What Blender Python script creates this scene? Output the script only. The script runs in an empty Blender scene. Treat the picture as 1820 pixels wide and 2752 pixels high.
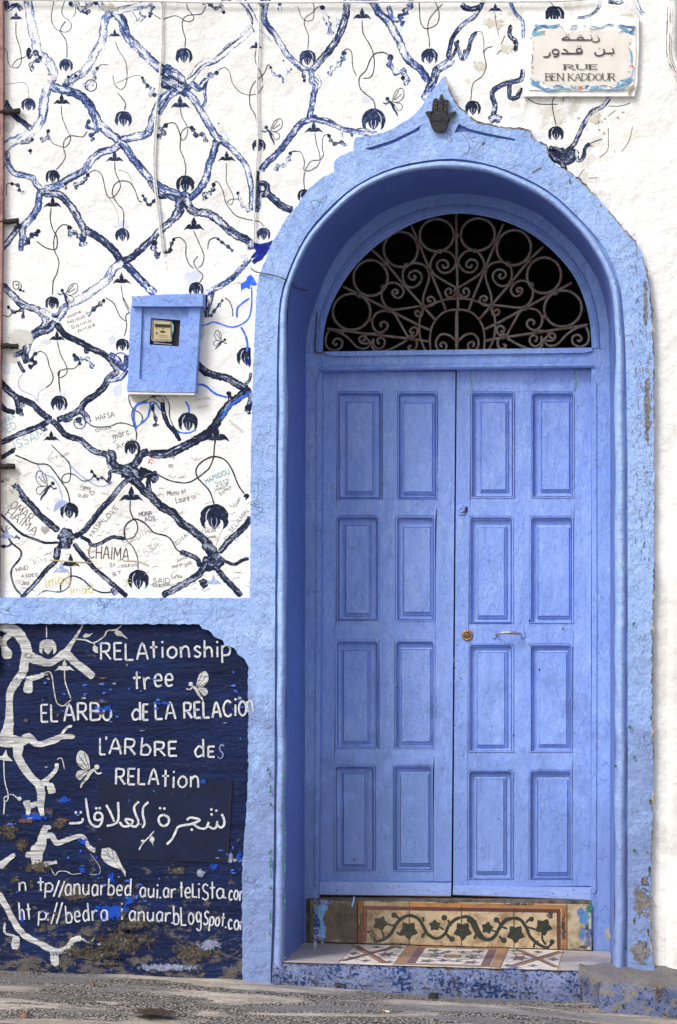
import bpy, math, random
from mathutils import Vector, noise
from mathutils.geometry import tessellate_polygon

# ------------------------------------------------------------------ camera
SC = bpy.context.scene
F = 5600.0            # focal length in photo pixels (photo is 1820 x 2752)
U0, V0 = 910.0, 1450.0
YAW = math.radians(6.5)
ROLL = math.radians(0.30)
CAMPOS = Vector((0.0, -8.4, 1.78))
_f = Vector((-math.sin(YAW), math.cos(YAW), 0))
_r = Vector((math.cos(YAW), math.sin(YAW), 0))
_u = Vector((0, 0, 1))
RR = _r * math.cos(ROLL) - _u * math.sin(ROLL)
UU = _u * math.cos(ROLL) + _r * math.sin(ROLL)
cd = bpy.data.cameras.new("camera")
cd.sensor_fit = 'VERTICAL'; cd.sensor_height = 36; cd.sensor_width = 24
cd.lens = F / 2752 * 36
cd.shift_y = (V0 - 1376) / 2752
cd.clip_start = 0.1; cd.clip_end = 300
cam = bpy.data.objects.new("camera", cd)
from mathutils import Matrix
M = Matrix((RR, UU, -_f)).transposed().to_4x4(); M.translation = CAMPOS
cam.matrix_world = M
SC.collection.objects.link(cam); SC.camera = cam

# ------------------------------------------------------------------ world / sun
W = bpy.data.worlds.new("World"); SC.world = W; W.use_nodes = True
wn = W.node_tree; wn.nodes.clear()
sky = wn.nodes.new('ShaderNodeTexSky'); sky.sky_type = 'NISHITA'; sky.sun_disc = False
SUNDIR = Vector((-0.50, -0.62, 0.80)).normalized()
sky.sun_elevation = math.asin(SUNDIR.z)
sky.sun_rotation = math.atan2(SUNDIR.x, SUNDIR.y) % (2 * math.pi)
sky.dust_density = 3.0; sky.air_density = 1.0; sky.ozone_density = 1.0
hs = wn.nodes.new('ShaderNodeHueSaturation'); hs.inputs['Saturation'].default_value = 0.36
bg = wn.nodes.new('ShaderNodeBackground'); bg.inputs['Strength'].default_value = 0.15
wo = wn.nodes.new('ShaderNodeOutputWorld')
wn.links.new(sky.outputs[0], hs.inputs['Color']); wn.links.new(hs.outputs[0], bg.inputs['Color'])
wn.links.new(bg.outputs[0], wo.inputs['Surface'])
sl = bpy.data.lights.new("sun", 'SUN'); sl.energy = 1.55; sl.angle = math.radians(20); sl.color = (1.0, 0.985, 0.965)
so = bpy.data.objects.new("sun", sl); so.rotation_euler = SUNDIR.to_track_quat('Z', 'Y').to_euler()
so.location = (-3, -4, 6); SC.collection.objects.link(so)
SC.view_settings.view_transform = 'Standard'; SC.view_settings.look = 'None'
SC.view_settings.gamma = 1; SC.view_settings.use_curve_mapping = False
SC.view_settings.exposure = 0.50
SC.cycles.max_bounces = 6

R = random.Random(7)

# ------------------------------------------------------------------ helpers
def P(u, v, y=0.0):
    """point of the plane y (metres behind the wall face) for a photo position"""
    d = _f + RR * ((u - U0) / F) + UU * ((V0 - v) / F)
    t = (y - CAMPOS.y) / d.y
    return CAMPOS + d * t

def link(name, verts, faces, mat, parent=None, attrs=None, smooth=False):
    me = bpy.data.meshes.new(name)
    me.from_pydata([tuple(v) for v in verts], [], faces)
    if attrs:
        for an, data in attrs.items():
            if isinstance(data[0], (tuple, list)):
                a = me.attributes.new(an, 'FLOAT_VECTOR', 'POINT')
                a.data.foreach_set('vector', [c for d in data for c in d])
            else:
                a = me.attributes.new(an, 'FLOAT', 'POINT')
                a.data.foreach_set('value', data)
    if mat: me.materials.append(mat)
    if smooth:
        me.polygons.foreach_set('use_smooth', [True] * len(me.polygons))
    me.update()
    o = bpy.data.objects.new(name, me)
    SC.collection.objects.link(o)
    if parent:
        o.parent = parent
        o.matrix_parent_inverse = Matrix.Translation(-parent.location)
    return o

def thing(name, label, cat, loc, group=None):
    o = bpy.data.objects.new(name, None); o.empty_display_size = 0.1
    o.location = loc; SC.collection.objects.link(o)
    o['label'] = label; o['category'] = cat
    if group: o['group'] = group
    return o

def tag(o, label, cat, group=None):
    o['label'] = label; o['category'] = cat
    if group: o['group'] = group
    return o

def catmull(pts, n=6):
    """pts: tuples of any length; smooth resample"""
    if len(pts) < 3: 
        if len(pts) == 2 and n > 1:
            a, b = pts
            return [tuple(a[k] + (b[k] - a[k]) * i / n for k in range(len(a))) for i in range(n + 1)]
        return list(pts)
    out = []
    p = [pts[0]] + list(pts) + [pts[-1]]
    for i in range(1, len(p) - 2):
        for j in range(n):
            t = j / n
            out.append(tuple(0.5 * ((2 * p[i][k]) + (-p[i-1][k] + p[i+1][k]) * t +
                       (2 * p[i-1][k] - 5 * p[i][k] + 4 * p[i+1][k] - p[i+2][k]) * t * t +
                       (-p[i-1][k] + 3 * p[i][k] - 3 * p[i+1][k] + p[i+2][k]) * t ** 3) for k in range(len(pts[0]))))
    out.append(tuple(pts[-1]))
    return out

def rag(poly, amp=1.5, step=8, seed=1, closed=True):
    out = []; rr = random.Random(seed); n = len(poly)
    for i in range(n if closed else n - 1):
        a = poly[i]; b = poly[(i + 1) % n]
        L = math.hypot(b[0] - a[0], b[1] - a[1]); k = max(1, int(L / step))
        nx, ny = -(b[1] - a[1]) / max(L, 1e-6), (b[0] - a[0]) / max(L, 1e-6)
        for j in range(k):
            t = j / k; d = rr.uniform(-amp, amp) if (j or amp > 2) else rr.uniform(-amp, amp) * 0.5
            out.append((a[0] + (b[0] - a[0]) * t + nx * d, a[1] + (b[1] - a[1]) * t + ny * d))
    if not closed: out.append(poly[-1])
    return out

def prism(name, poly, y0, y1, mat, parent=None, holes=(), back=False, smooth=False, holedepth=None, holemat=None):
    loops = [list(poly)] + [list(h) for h in holes]
    flat = [[Vector((p[0], p[1], 0)) for p in lp] for lp in loops]
    tris = tessellate_polygon(flat)
    pts = [p for lp in loops for p in lp]
    V = [P(p[0], p[1], y0) for p in pts]; n = len(V)
    Fc = [tuple(t) for t in tris]
    if y1 is not None:
        dy = y1 - y0
        V += [v + Vector((0, dy, 0)) for v in V[:n]]
        i0 = 0
        for lp in loops:
            m = len(lp)
            for i in range(m):
                a, b = i0 + i, i0 + (i + 1) % m
                Fc.append((a, b, b + n, a + n))
            i0 += m
        if back: Fc += [tuple(x + n for x in t)[::-1] for t in tris]
    return link(name, V, Fc, mat, parent, smooth=smooth)

def quad(name, u0, v0, u1, v1, y0, y1, mat, parent=None, back=False):
    return prism(name, [(u0, v0), (u1, v0), (u1, v1), (u0, v1)], y0, y1, mat, parent, back=back)

def resample(c, n):
    L = [0]
    for i in range(1, len(c)): L.append(L[-1] + math.dist(c[i - 1], c[i]))
    out = []; j = 0
    for k in range(n):
        s = L[-1] * k / (n - 1)
        while j < len(c) - 2 and L[j + 1] < s: j += 1
        t = (s - L[j]) / max(1e-9, L[j + 1] - L[j])
        out.append(tuple(c[j][q] + (c[j + 1][q] - c[j][q]) * t for q in range(2)))
    return out

def loft(name, rings, mat, parent=None, closed=False, smooth=True, cap=False):
    """rings: list of lists of 3D points with equal counts"""
    n = len(rings[0]); V = [p for r in rings for p in r]; Fc = []
    for k in range(len(rings) - 1):
        for i in range(n if closed else n - 1):
            j = (i + 1) % n
            Fc.append((k * n + i, k * n + j, (k + 1) * n + j, (k + 1) * n + i))
    if cap: Fc.append(tuple((len(rings) - 1) * n + i for i in range(n)))
    return link(name, V, Fc, mat, parent, smooth=smooth)

_lay = [0]
def lay():
    _lay[0] += 1
    return _lay[0] * 0.0000010
def thin(y):
    return y * .3 if y > -.0045 else y

def ribbon(name, pts, w, mat, parent, y=-0.001, n=5, jit=0.0, cross=5, taper=True, px=None):
    """flat brush stroke; pts (u,v) or (u,v,width) in photo pixels"""
    pts = [(p[0], p[1], p[2] if len(p) > 2 else w) for p in pts]
    c = catmull(pts, n); V = []; Fc = []; ed = []; bu = []; s = 0; sd = R.uniform(0, 50)
    y = thin(y) - lay()
    N = len(c)
    for i, q in enumerate(c):
        a = c[max(0, i - 1)]; b = c[min(N - 1, i + 1)]
        dx, dy = b[0] - a[0], b[1] - a[1]; L = math.hypot(dx, dy) or 1
        nx, ny = -dy / L, dx / L
        if i: s += math.dist(q[:2], c[i - 1][:2]) / 667
        h = q[2] * 0.5
        if taper and (i == 0 or i == N - 1): h *= 0.5
        hl = h * (1 + R.uniform(-jit, jit)); hr = h * (1 + R.uniform(-jit, jit))
        for k in range(cross):
            t = k / (cross - 1) * 2 - 1
            hh = hl if t < 0 else hr
            V.append(P(q[0] + nx * hh * t, q[1] + ny * hh * t, y)); ed.append(abs(t) if cross > 2 else .4); bu.append((s, t * h / 667, sd))
        if i:
            o = i * cross
            for k in range(cross - 1):
                Fc.append((o - cross + k, o - cross + k + 1, o + k + 1, o + k))
    return link(name, V, Fc, mat, parent, {'edge': ed, 'bu': bu})

def strokes(name, lines, w, mat, parent, y=-0.002, n=4, cap=True):
    """many round-ended strokes joined into one flat painted mark"""
    V = []; Fc = []; y = thin(y) - lay()
    for ln in lines:
        ww = w
        c = catmull(ln, n) if len(ln) > 2 and n > 1 else list(ln)
        N = len(c)
        if N == 1 or math.dist(c[0][:2], c[-1][:2]) < 0.01 and N < 3:
            o = len(V); V += [P(c[0][0] + ww * .62 * math.cos(a * math.pi / 4), c[0][1] + ww * .62 * math.sin(a * math.pi / 4), y) for a in range(8)]
            Fc.append(tuple(range(o, o + 8))); continue
        o = len(V)
        for i, q in enumerate(c):
            a = c[max(0, i - 1)]; b = c[min(N - 1, i + 1)]
            dx, dy = b[0] - a[0], b[1] - a[1]; L = math.hypot(dx, dy) or 1
            h = ww * .5 * R.uniform(.85, 1.12)
            V.append(P(q[0] - dy / L * h, q[1] + dx / L * h, y)); V.append(P(q[0] + dy / L * h, q[1] - dx / L * h, y))
            if i: k = o + 2 * i; Fc.append((k - 2, k - 1, k + 1, k))
    return link(name, V, Fc, mat, parent)

def flat(name, poly, mat, parent, y=-0.001, holes=()):
    return prism(name, poly, thin(y) - lay(), None, mat, parent, holes)

def blobpts(cx, cy, rx, ry, seed=0, n=26, rough=.35, rot=0):
    out = []
    for i in range(n):
        a = 2 * math.pi * i / n
        k = 1 + rough * noise.noise(Vector((math.cos(a) * 1.7 + seed * 3.1, math.sin(a) * 1.7, seed))) * 1.6 + R.uniform(-.1, .1) * rough * 2
        x, yy = rx * k * math.cos(a), ry * k * math.sin(a)
        out.append((cx + x * math.cos(rot) - yy * math.sin(rot), cy + x * math.sin(rot) + yy * math.cos(rot)))
    return out

def tube(name, pts3, r, mat, parent=None, sides=6, n=4, closed=False):
    c = catmull([tuple(p) for p in pts3], n) if n > 1 else [tuple(p) for p in pts3]
    c = [Vector(p) for p in c]; V = []; Fc = []; N = len(c)
    for i, q in enumerate(c):
        t = (c[min(N - 1, i + 1)] - c[max(0, i - 1)]).normalized()
        a = t.cross(Vector((0, 1, 0)))
        if a.length < 0.1: a = t.cross(Vector((1, 0, 0)))
        a.normalize(); b = t.cross(a)
        rr = r[i * (len(r) - 1) // max(1, N - 1)] if isinstance(r, (list, tuple)) else r
        for k in range(sides):
            th = 2 * math.pi * k / sides
            V.append(q + a * rr * math.cos(th) + b * rr * math.sin(th))
        if i:
            o = i * sides
            for k in range(sides):
                Fc.append((o - sides + k, o - sides + (k + 1) % sides, o + (k + 1) % sides, o + k))
    Fc.append(tuple(range(sides))[::-1]); Fc.append(tuple((N - 1) * sides + k for k in range(sides)))
    return link(name, V, Fc, mat, parent, smooth=True)

# ------------------------------------------------------------------ materials
class G:
    def __init__(s, name):
        s.m = bpy.data.materials.new(name); s.m.use_nodes = True
        s.t = s.m.node_tree; s.b = s.t.nodes['Principled BSDF']
        s.geo = s.t.nodes.new('ShaderNodeNewGeometry').outputs['Position']
        s.sep = None
    def new(s, typ, **kw):
        n = s.t.nodes.new(typ)
        for k, v in kw.items(): setattr(n, k, v)
        return n
    def put(s, sock, val):
        if isinstance(val, bpy.types.NodeSocket): s.t.links.new(val, sock)
        elif isinstance(val, (tuple, list)) and len(val) == 3 and sock.type == 'RGBA': sock.default_value = (*val, 1)
        else: sock.default_value = val
    def noise(s, scale, detail=6, rough=.6, stretch=(1, 1, 1), vec=None, dist=0, offs=0):
        mp = s.new('ShaderNodeMapping'); s.put(mp.inputs['Vector'], vec if vec is not None else s.geo)
        mp.inputs['Scale'].default_value = stretch; mp.inputs['Location'].default_value = (offs, offs * .7, offs * 1.3)
        n = s.new('ShaderNodeTexNoise'); s.t.links.new(mp.outputs[0], n.inputs['Vector'])
        n.inputs['Scale'].default_value = scale; n.inputs['Detail'].default_value = detail
        n.inputs['Roughness'].default_value = rough; n.inputs['Distortion'].default_value = dist
        return n.outputs['Fac']
    def math(s, op, a, b=0.0, c=None, clamp=False):
        n = s.new('ShaderNodeMath', operation=op, use_clamp=clamp); s.put(n.inputs[0], a); s.put(n.inputs[1], b)
        if c is not None: s.put(n.inputs[2], c)
        return n.outputs[0]
    def step(s, v, lo, hi):
        n = s.new('ShaderNodeMapRange', interpolation_type='SMOOTHSTEP'); s.put(n.inputs[0], v)
        s.put(n.inputs[1], lo); s.put(n.inputs[2], hi)
        return n.outputs[0]
    def mix(s, f, a, b, mode='MIX'):
        n = s.new('ShaderNodeMix', data_type='RGBA', blend_type=mode)
        s.put(n.inputs[0], f); s.put(n.inputs[6], a); s.put(n.inputs[7], b)
        return n.outputs[2]
    def z(s, lo, hi):
        if s.sep is None:
            q = s.new('ShaderNodeSeparateXYZ'); s.t.links.new(s.geo, q.inputs[0]); s.sep = q
        n = s.new('ShaderNodeMapRange'); s.put(n.inputs[0], s.sep.outputs[2]); s.put(n.inputs[1], lo); s.put(n.inputs[2], hi)
        return n.outputs[0]
    def x(s, lo, hi):
        s.z(0, 1)
        n = s.new('ShaderNodeMapRange'); s.put(n.inputs[0], s.sep.outputs[0]); s.put(n.inputs[1], lo); s.put(n.inputs[2], hi)
        return n.outputs[0]
    def bump(s, h, dist, strength=1.0, normal=None):
        n = s.new('ShaderNodeBump'); n.inputs['Distance'].default_value = dist; n.inputs['Strength'].default_value = strength
        s.put(n.inputs['Height'], h)
        if normal is not None: s.t.links.new(normal, n.inputs['Normal'])
        return n.outputs[0]
    def done(s, col, rough=.8, normal=None, spec=.3, metal=0):
        s.put(s.b.inputs['Base Color'], col); s.put(s.b.inputs['Roughness'], rough)
        s.b.inputs['Specular IOR Level'].default_value = spec; s.b.inputs['Metallic'].default_value = metal
        if normal is not None: s.t.links.new(normal, s.b.inputs['Normal'])
        return s.m

def wallbump(g, k=1.0):
    a = g.bump(g.noise(2.2, 3, .5), .05 * k, .5)
    b = g.bump(g.noise(14, 5, .55), .012 * k, .6, a)
    return g.bump(g.noise(90, 3, .6), .002 * k, .6, b)

def m_white():
    g = G('whitewash')
    base = g.mix(g.step(g.noise(1.1, 5), .35, .65), (.80, .795, .775), (.74, .735, .715))
    low = g.z(2.05, 1.2)
    grime = g.step(g.math('ADD', g.noise(2.6, 8, .65, offs=4), g.math('MULTIPLY', low, .13)), .55, .74)
    base = g.mix(g.math('MULTIPLY', grime, .5), base, (.50, .475, .43))
    # brush streaks in the lower half
    br = g.step(g.noise(6, 6, .7, (.35, 1, 9)), .56, .68)
    base = g.mix(g.math('MULTIPLY', g.math('MULTIPLY', br, low), .35), base, (.55, .54, .55))
    sp = g.step(g.noise(75, 3, .5), .735, .76)
    base = g.mix(g.math('MULTIPLY', sp, .6), base, (.22, .17, .12))
    # crumbling yellow-brown plaster upper right
    yl = g.step(g.math('ADD', g.noise(7, 8, .7, offs=9), g.math('MULTIPLY', g.math('MULTIPLY', g.x(-.75, -.1), g.x(.42, .2)), g.math('MULTIPLY', g.z(3.0, 3.2), .12))), .66, .74)
    base = g.mix(g.math('MULTIPLY', yl, .45), base, (.42, .36, .25))
    return g.done(base, .9, wallbump(g, 1.6), .1)

def m_blue(name, c1, c2, c3, wear=.0, greens=.0, bumpk=1.0, rough=.55, grain=(1, 1, 1), dark=(.10, .12, .15), lowgrey=None, crack=0.0, spec=.35, plates=1.0, streak=.0):
    g = G(name)
    base = g.mix(g.step(g.noise(2.3, 6, .6), .35, .65), c1, c2)
    base = g.mix(g.math('MULTIPLY', g.step(g.noise(11, 6, .7, grain), .45, .72), .6), base, c3)
    base = g.mix(g.math('MULTIPLY', g.step(g.noise(150, 3, .7, grain), .42, .68), .42), base, tuple(c * .55 for c in c1))
    base = g.mix(g.math('MULTIPLY', g.step(g.noise(45, 5, .7, grain, offs=17), .56, .68), .35), base, tuple(min(.9, c * 1.5 + .03) for c in c1))
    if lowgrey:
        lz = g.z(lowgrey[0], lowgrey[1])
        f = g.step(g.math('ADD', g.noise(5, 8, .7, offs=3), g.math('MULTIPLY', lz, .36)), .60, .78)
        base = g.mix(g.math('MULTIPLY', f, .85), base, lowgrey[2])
    if wear:
        f = g.step(g.noise(26, 8, .75, grain, offs=2), .70 - wear, .735 - wear)
        base = g.mix(g.math('MULTIPLY', f, .8), base, dark)
    if greens:
        f = g.step(g.noise(19, 4, .6, offs=8), .735 - greens, .75 - greens)
        base = g.mix(f, base, (.03, .22, .19))
    sp = g.step(g.noise(120, 2, .5, offs=5), .74, .77)
    base = g.mix(g.math('MULTIPLY', sp, .7), base, (.06, .08, .13))
    a = g.bump(g.noise(3.5, 3, .5, grain), .03 * bumpk, .6)
    b = g.bump(g.noise(22, 6, .6, grain), .010 * bumpk, .8, a)
    c = g.bump(g.noise(95, 4, .65, grain), .0030 * bumpk, .9, b)
    plm = g.step(g.noise(2.6, 4, .5, offs=71), .46, .60)
    pl1 = g.math('MULTIPLY', plm, g.step(g.noise(9, 5, .6, grain, offs=33, dist=.6), .50, .512)); pl2 = g.step(g.noise(16, 5, .6, grain, offs=44, dist=.8), .56, .572)
    c = g.bump(g.math('ADD', pl1, g.math('MULTIPLY', pl2, .8)), .0022 * plates, 1.0, c)
    dn = g.step(g.noise(60, 3, .6, grain, offs=51), .66, .72); c = g.bump(dn, .003 * plates, .9, c)
    st2 = g.noise(30, 6, .7, (1, 1, .10), offs=61)
    base = g.mix(g.math('MULTIPLY', g.step(st2, .52, .70), streak), base, tuple(x * .62 for x in c2))
    if crack:
        v = g.new('ShaderNodeTexVoronoi', feature='DISTANCE_TO_EDGE'); 
        wv = g.new('ShaderNodeVectorMath', operation='ADD'); nn = g.new('ShaderNodeTexNoise'); nn.inputs['Scale'].default_value = 7
        g.t.links.new(g.geo, nn.inputs['Vector'])
        sc = g.new('ShaderNodeVectorMath', operation='SCALE'); g.t.links.new(nn.outputs['Color'], sc.inputs[0]); sc.inputs['Scale'].default_value = .35
        g.t.links.new(g.geo, wv.inputs[0]); g.t.links.new(sc.outputs[0], wv.inputs[1]); g.t.links.new(wv.outputs[0], v.inputs['Vector'])
        v.inputs['Scale'].default_value = 5.5
        keep = g.step(g.noise(5, 4, .5, offs=6), .54, .62)
        cr = g.math('MULTIPLY', g.step(v.outputs['Distance'], .009, .0), keep)
        base = g.mix(g.math('MULTIPLY', cr, crack), base, tuple(x * .35 for x in c2))
        c = g.bump(g.math('MULTIPLY', cr, -1), .006, .8, c)
    return g.done(base, rough, c, spec)

M_WHITE = m_white()
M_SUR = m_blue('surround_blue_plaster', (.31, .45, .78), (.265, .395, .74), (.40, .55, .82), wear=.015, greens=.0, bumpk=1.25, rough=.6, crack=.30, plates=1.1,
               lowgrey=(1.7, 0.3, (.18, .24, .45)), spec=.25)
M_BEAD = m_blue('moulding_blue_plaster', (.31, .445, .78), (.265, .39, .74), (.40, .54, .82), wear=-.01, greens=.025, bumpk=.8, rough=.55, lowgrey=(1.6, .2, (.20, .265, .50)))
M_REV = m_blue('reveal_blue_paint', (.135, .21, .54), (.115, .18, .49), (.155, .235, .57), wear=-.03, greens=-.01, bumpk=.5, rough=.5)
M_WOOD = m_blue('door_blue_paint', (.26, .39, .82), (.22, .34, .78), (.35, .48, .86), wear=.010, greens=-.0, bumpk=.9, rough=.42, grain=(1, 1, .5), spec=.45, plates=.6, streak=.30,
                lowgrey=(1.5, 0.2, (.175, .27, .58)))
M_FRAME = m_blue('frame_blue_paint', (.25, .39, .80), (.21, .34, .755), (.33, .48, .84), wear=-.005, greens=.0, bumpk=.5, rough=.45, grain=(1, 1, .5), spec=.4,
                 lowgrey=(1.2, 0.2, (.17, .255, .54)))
M_METER = m_blue('meter_box_blue_paint', (.235, .365, .77), (.19, .31, .72), (.33, .47, .82), wear=-.01, greens=-.05, bumpk=.35, rough=.6)

def m_step():
    g = G('step_peeling_paint')
    base = g.mix(g.step(g.noise(9, 7, .75), .42, .6), (.20, .235, .40), (.13, .16, .30))
    base = g.mix(g.step(g.noise(40, 8, .7, offs=7), .55, .64), base, (.27, .26, .28))
    base = g.mix(g.step(g.math('ADD', g.noise(75, 6, .75, offs=1), g.math('MULTIPLY', g.noise(6, 3, .5, offs=31), .5)), .775, .81), base, (.014, .035, .125))
    base = g.mix(g.step(g.noise(80, 6, .75, offs=4), .615, .65), base, (.05, .17, .19))
    base = g.mix(g.step(g.noise(110, 4, .7, offs=9), .66, .7), base, (.5, .55, .6))
    base = g.mix(g.math('MULTIPLY', g.step(g.noise(9, 8, .75, (1, 1, .4), offs=12), .57, .66), .85), base, (.075, .065, .055))
    a = g.bump(g.noise(12, 6, .6), .025, .9); b = g.bump(g.noise(70, 6, .75), .010, 1.0, a)
    return g.done(base, .85, b, .2)
M_STEP = m_step()
def m_ledge():
    g = G('ledge_flaking_paint')
    base = g.mix(g.step(g.noise(8, 8, .75), .42, .6), (.19, .225, .38), (.12, .15, .28))
    base = g.mix(g.step(g.noise(60, 7, .75, offs=1), .53, .59), base, (.014, .035, .12))
    base = g.mix(g.step(g.noise(24, 9, .75, offs=7), .50, .58), base, (.26, .235, .20))
    base = g.mix(g.step(g.noise(90, 6, .75, offs=4), .64, .68), base, (.10, .24, .24))
    base = g.mix(g.step(g.noise(12, 9, .8, offs=12), .53, .60), base, (.07, .055, .045))
    base = g.mix(g.math('MULTIPLY', g.step(g.math('ADD', g.noise(20, 7, .7, offs=15), g.z(-.02, .05)), 1.15, 1.5), .7), base, (.25, .22, .185))
    a = g.bump(g.noise(14, 7, .7), .03, 1.0); b = g.bump(g.noise(80, 6, .75), .010, 1.0, a)
    return g.done(base, .9, b, .15)
M_LEDGE = m_ledge()
M_KICK = m_blue('kickboard_blue_paint', (.30, .41, .78), (.25, .35, .72), (.36, .48, .80), wear=.02, greens=-.05, bumpk=.5, rough=.5, grain=(.3, 1, 1), plates=.3)

def m_navy():
    g = G('navy_wainscot_paint')
    base = g.mix(g.step(g.noise(5, 7, .7, (.5, 1, 3)), .38, .66), (.0018, .0065, .034), (.0045, .015, .072))
    s1 = g.step(g.noise(16, 6, .7, (.32, 1, 2.2), offs=2), .60, .70)
    base = g.mix(g.math('MULTIPLY', s1, .7), base, (.010, .028, .15))
    s1 = g.step(g.noise(26, 8, .7, (.4, 1, 2.6), offs=6), .685, .70)
    base = g.mix(s1, base, (.02, .065, .42))
    zb = g.z(1.15, 0.0)
    f = g.step(g.math('ADD', g.noise(13, 10, .78, (.8, 1, 1.2), offs=11), g.math('MULTIPLY', g.math('POWER', zb, 2.0), .14)), .635, .655)
    rub = g.mix(g.noise(30, 8, .75, offs=3), (.022, .02, .02), (.21, .18, .15))
    base = g.mix(g.math('MULTIPLY', f, .9), base, rub)
    f2 = g.step(g.noise(42, 6, .7, (.6, 1, 1.5), offs=21), .71, .73)
    base = g.mix(f2, base, (.16, .18, .30))
    base = g.mix(g.math('MULTIPLY', g.step(g.noise(70, 5, .7, (.5, 1, 1.4), offs=27), .56, .68), .55), base, (.012, .028, .13))
    a = g.bump(g.noise(13, 5, .6, (.5, 1, 1.7)), .016, .6); b = g.bump(g.noise(50, 6, .7, (.6, 1, 1.5)), .008, .8, a)
    return g.done(base, g.mix(f, (.55, .55, .55), (.9, .9, .9)), b, .18)
M_NAVY = m_navy()

def m_hatch():
    g = G('navy_metal_paint')
    base = g.mix(g.step(g.noise(4, 7, .7), .38, .66), (.0030, .0072, .030), (.006, .012, .046))
    base = g.mix(g.step(g.noise(22, 8, .7, (1.6, 1, .5), offs=6), .695, .71), base, (.03, .07, .26))
    return g.done(base, .5, g.bump(g.noise(20, 5, .6), .005, .6), .25)
M_HATCH = m_hatch()

def m_brush(name, dark, mid, light, off):
    g = G(name)
    at = g.new('ShaderNodeAttribute', attribute_name='edge').outputs['Fac']
    bu = g.new('ShaderNodeAttribute', attribute_name='bu').outputs['Vector']
    n1 = g.noise(60, 5, .7, (.40, 1.5, 1), vec=bu)
    n2 = g.noise(210, 4, .75, (.7, 1.3, 1), vec=bu, offs=3)
    n3 = g.noise(9, 3, .5, (1, 2, 1), vec=bu, offs=8)
    v = g.math('ADD', g.math('MULTIPLY', g.math('POWER', at, 3.0), .20), g.math('ADD', g.math('MULTIPLY', n1, .75), g.math('MULTIPLY', n2, .65)))
    v = g.math('ADD', g.math('ADD', v, off), g.math('MULTIPLY', n3, .45))
    c = g.mix(g.step(v, .925, .965), light, mid)
    c = g.mix(g.step(v, 1.02, 1.07), c, dark)
    m = g.done(c, .8, wallbump(g, .8), .15)
    k = g.math('SUBTRACT', g.math('ADD', g.math('MULTIPLY', n2, .8), g.math('MULTIPLY', n1, .6)), g.math('MULTIPLY', g.math('POWER', at, 5.0), .50))
    mk = g.step(k, .26, .31)
    tr = g.new('ShaderNodeBsdfTransparent'); mx = g.new('ShaderNodeMixShader')
    out = [q for q in g.t.nodes if q.type == 'OUTPUT_MATERIAL'][0]
    g.t.links.new(mk, mx.inputs[0]); g.t.links.new(tr.outputs[0], mx.inputs[1]); g.t.links.new(g.b.outputs[0], mx.inputs[2]); g.t.links.new(mx.outputs[0], out.inputs['Surface'])
    return m
M_BR_PALE = m_brush('brush_pale_blue', (.025, .040, .11), (.12, .19, .42), (.78, .78, .78), -.045)
M_BR_BLUE = m_brush('brush_blue', (.018, .030, .095), (.085, .145, .37), (.74, .75, .79), .04)
M_BR_DARK = m_brush('brush_dark_blue', (.012, .019, .052), (.055, .085, .20), (.66, .68, .74), .06)
M_BR_NAVY = m_brush('brush_navy', (.008, .012, .030), (.030, .042, .095), (.36, .39, .50), .085)

def m_ink(name, c, c2=None, k=.5, rough=.75):
    g = G(name)
    c2 = c2 or tuple(min(1, x * 1.9 + .01) for x in c)
    col = g.mix(g.math('MULTIPLY', g.step(g.noise(48, 6, .7), .48, .66), k), c, c2)
    return g.done(col, rough, wallbump(g, .8), .2)
M_INK = m_ink('ink_navy', (.006, .010, .026), (.05, .08, .2))
M_INKB = m_ink('ink_blue', (.013, .022, .065), (.08, .13, .30), .8)
M_LINE = m_ink('ink_thin_line', (.02, .024, .04), (.3, .3, .32), .4)
M_ULTRA = m_ink('ink_ultramarine', (.006, .012, .16), (.02, .08, .55), .8)
M_BRIGHT = m_ink('ink_bright_blue', (.03, .13, .72), (.10, .28, .85), .6)
M_WASH = m_ink('ink_faded_wash', (.58, .60, .70), (.70, .70, .72), .8)
M_WASHB = m_ink('ink_blue_wash', (.30, .37, .60), (.55, .59, .70), .8)
M_PEN = m_ink('pen_grey', (.07, .065, .07), (.45, .44, .42), .6)
M_PENF = m_ink('pen_faint', (.34, .33, .33), (.6, .59, .57), .7)
M_PENT = m_ink('pen_teal', (.20, .40, .48), (.5, .6, .62), .5)
M_PENY = m_ink('pen_yellow', (.62, .52, .12), (.7, .66, .45), .6)
M_PENR = m_ink('pen_red', (.5, .05, .05), (.6, .4, .35), .4)
M_PENBR = m_ink('pen_brown', (.10, .06, .05), (.4, .36, .32), .6)

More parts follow.
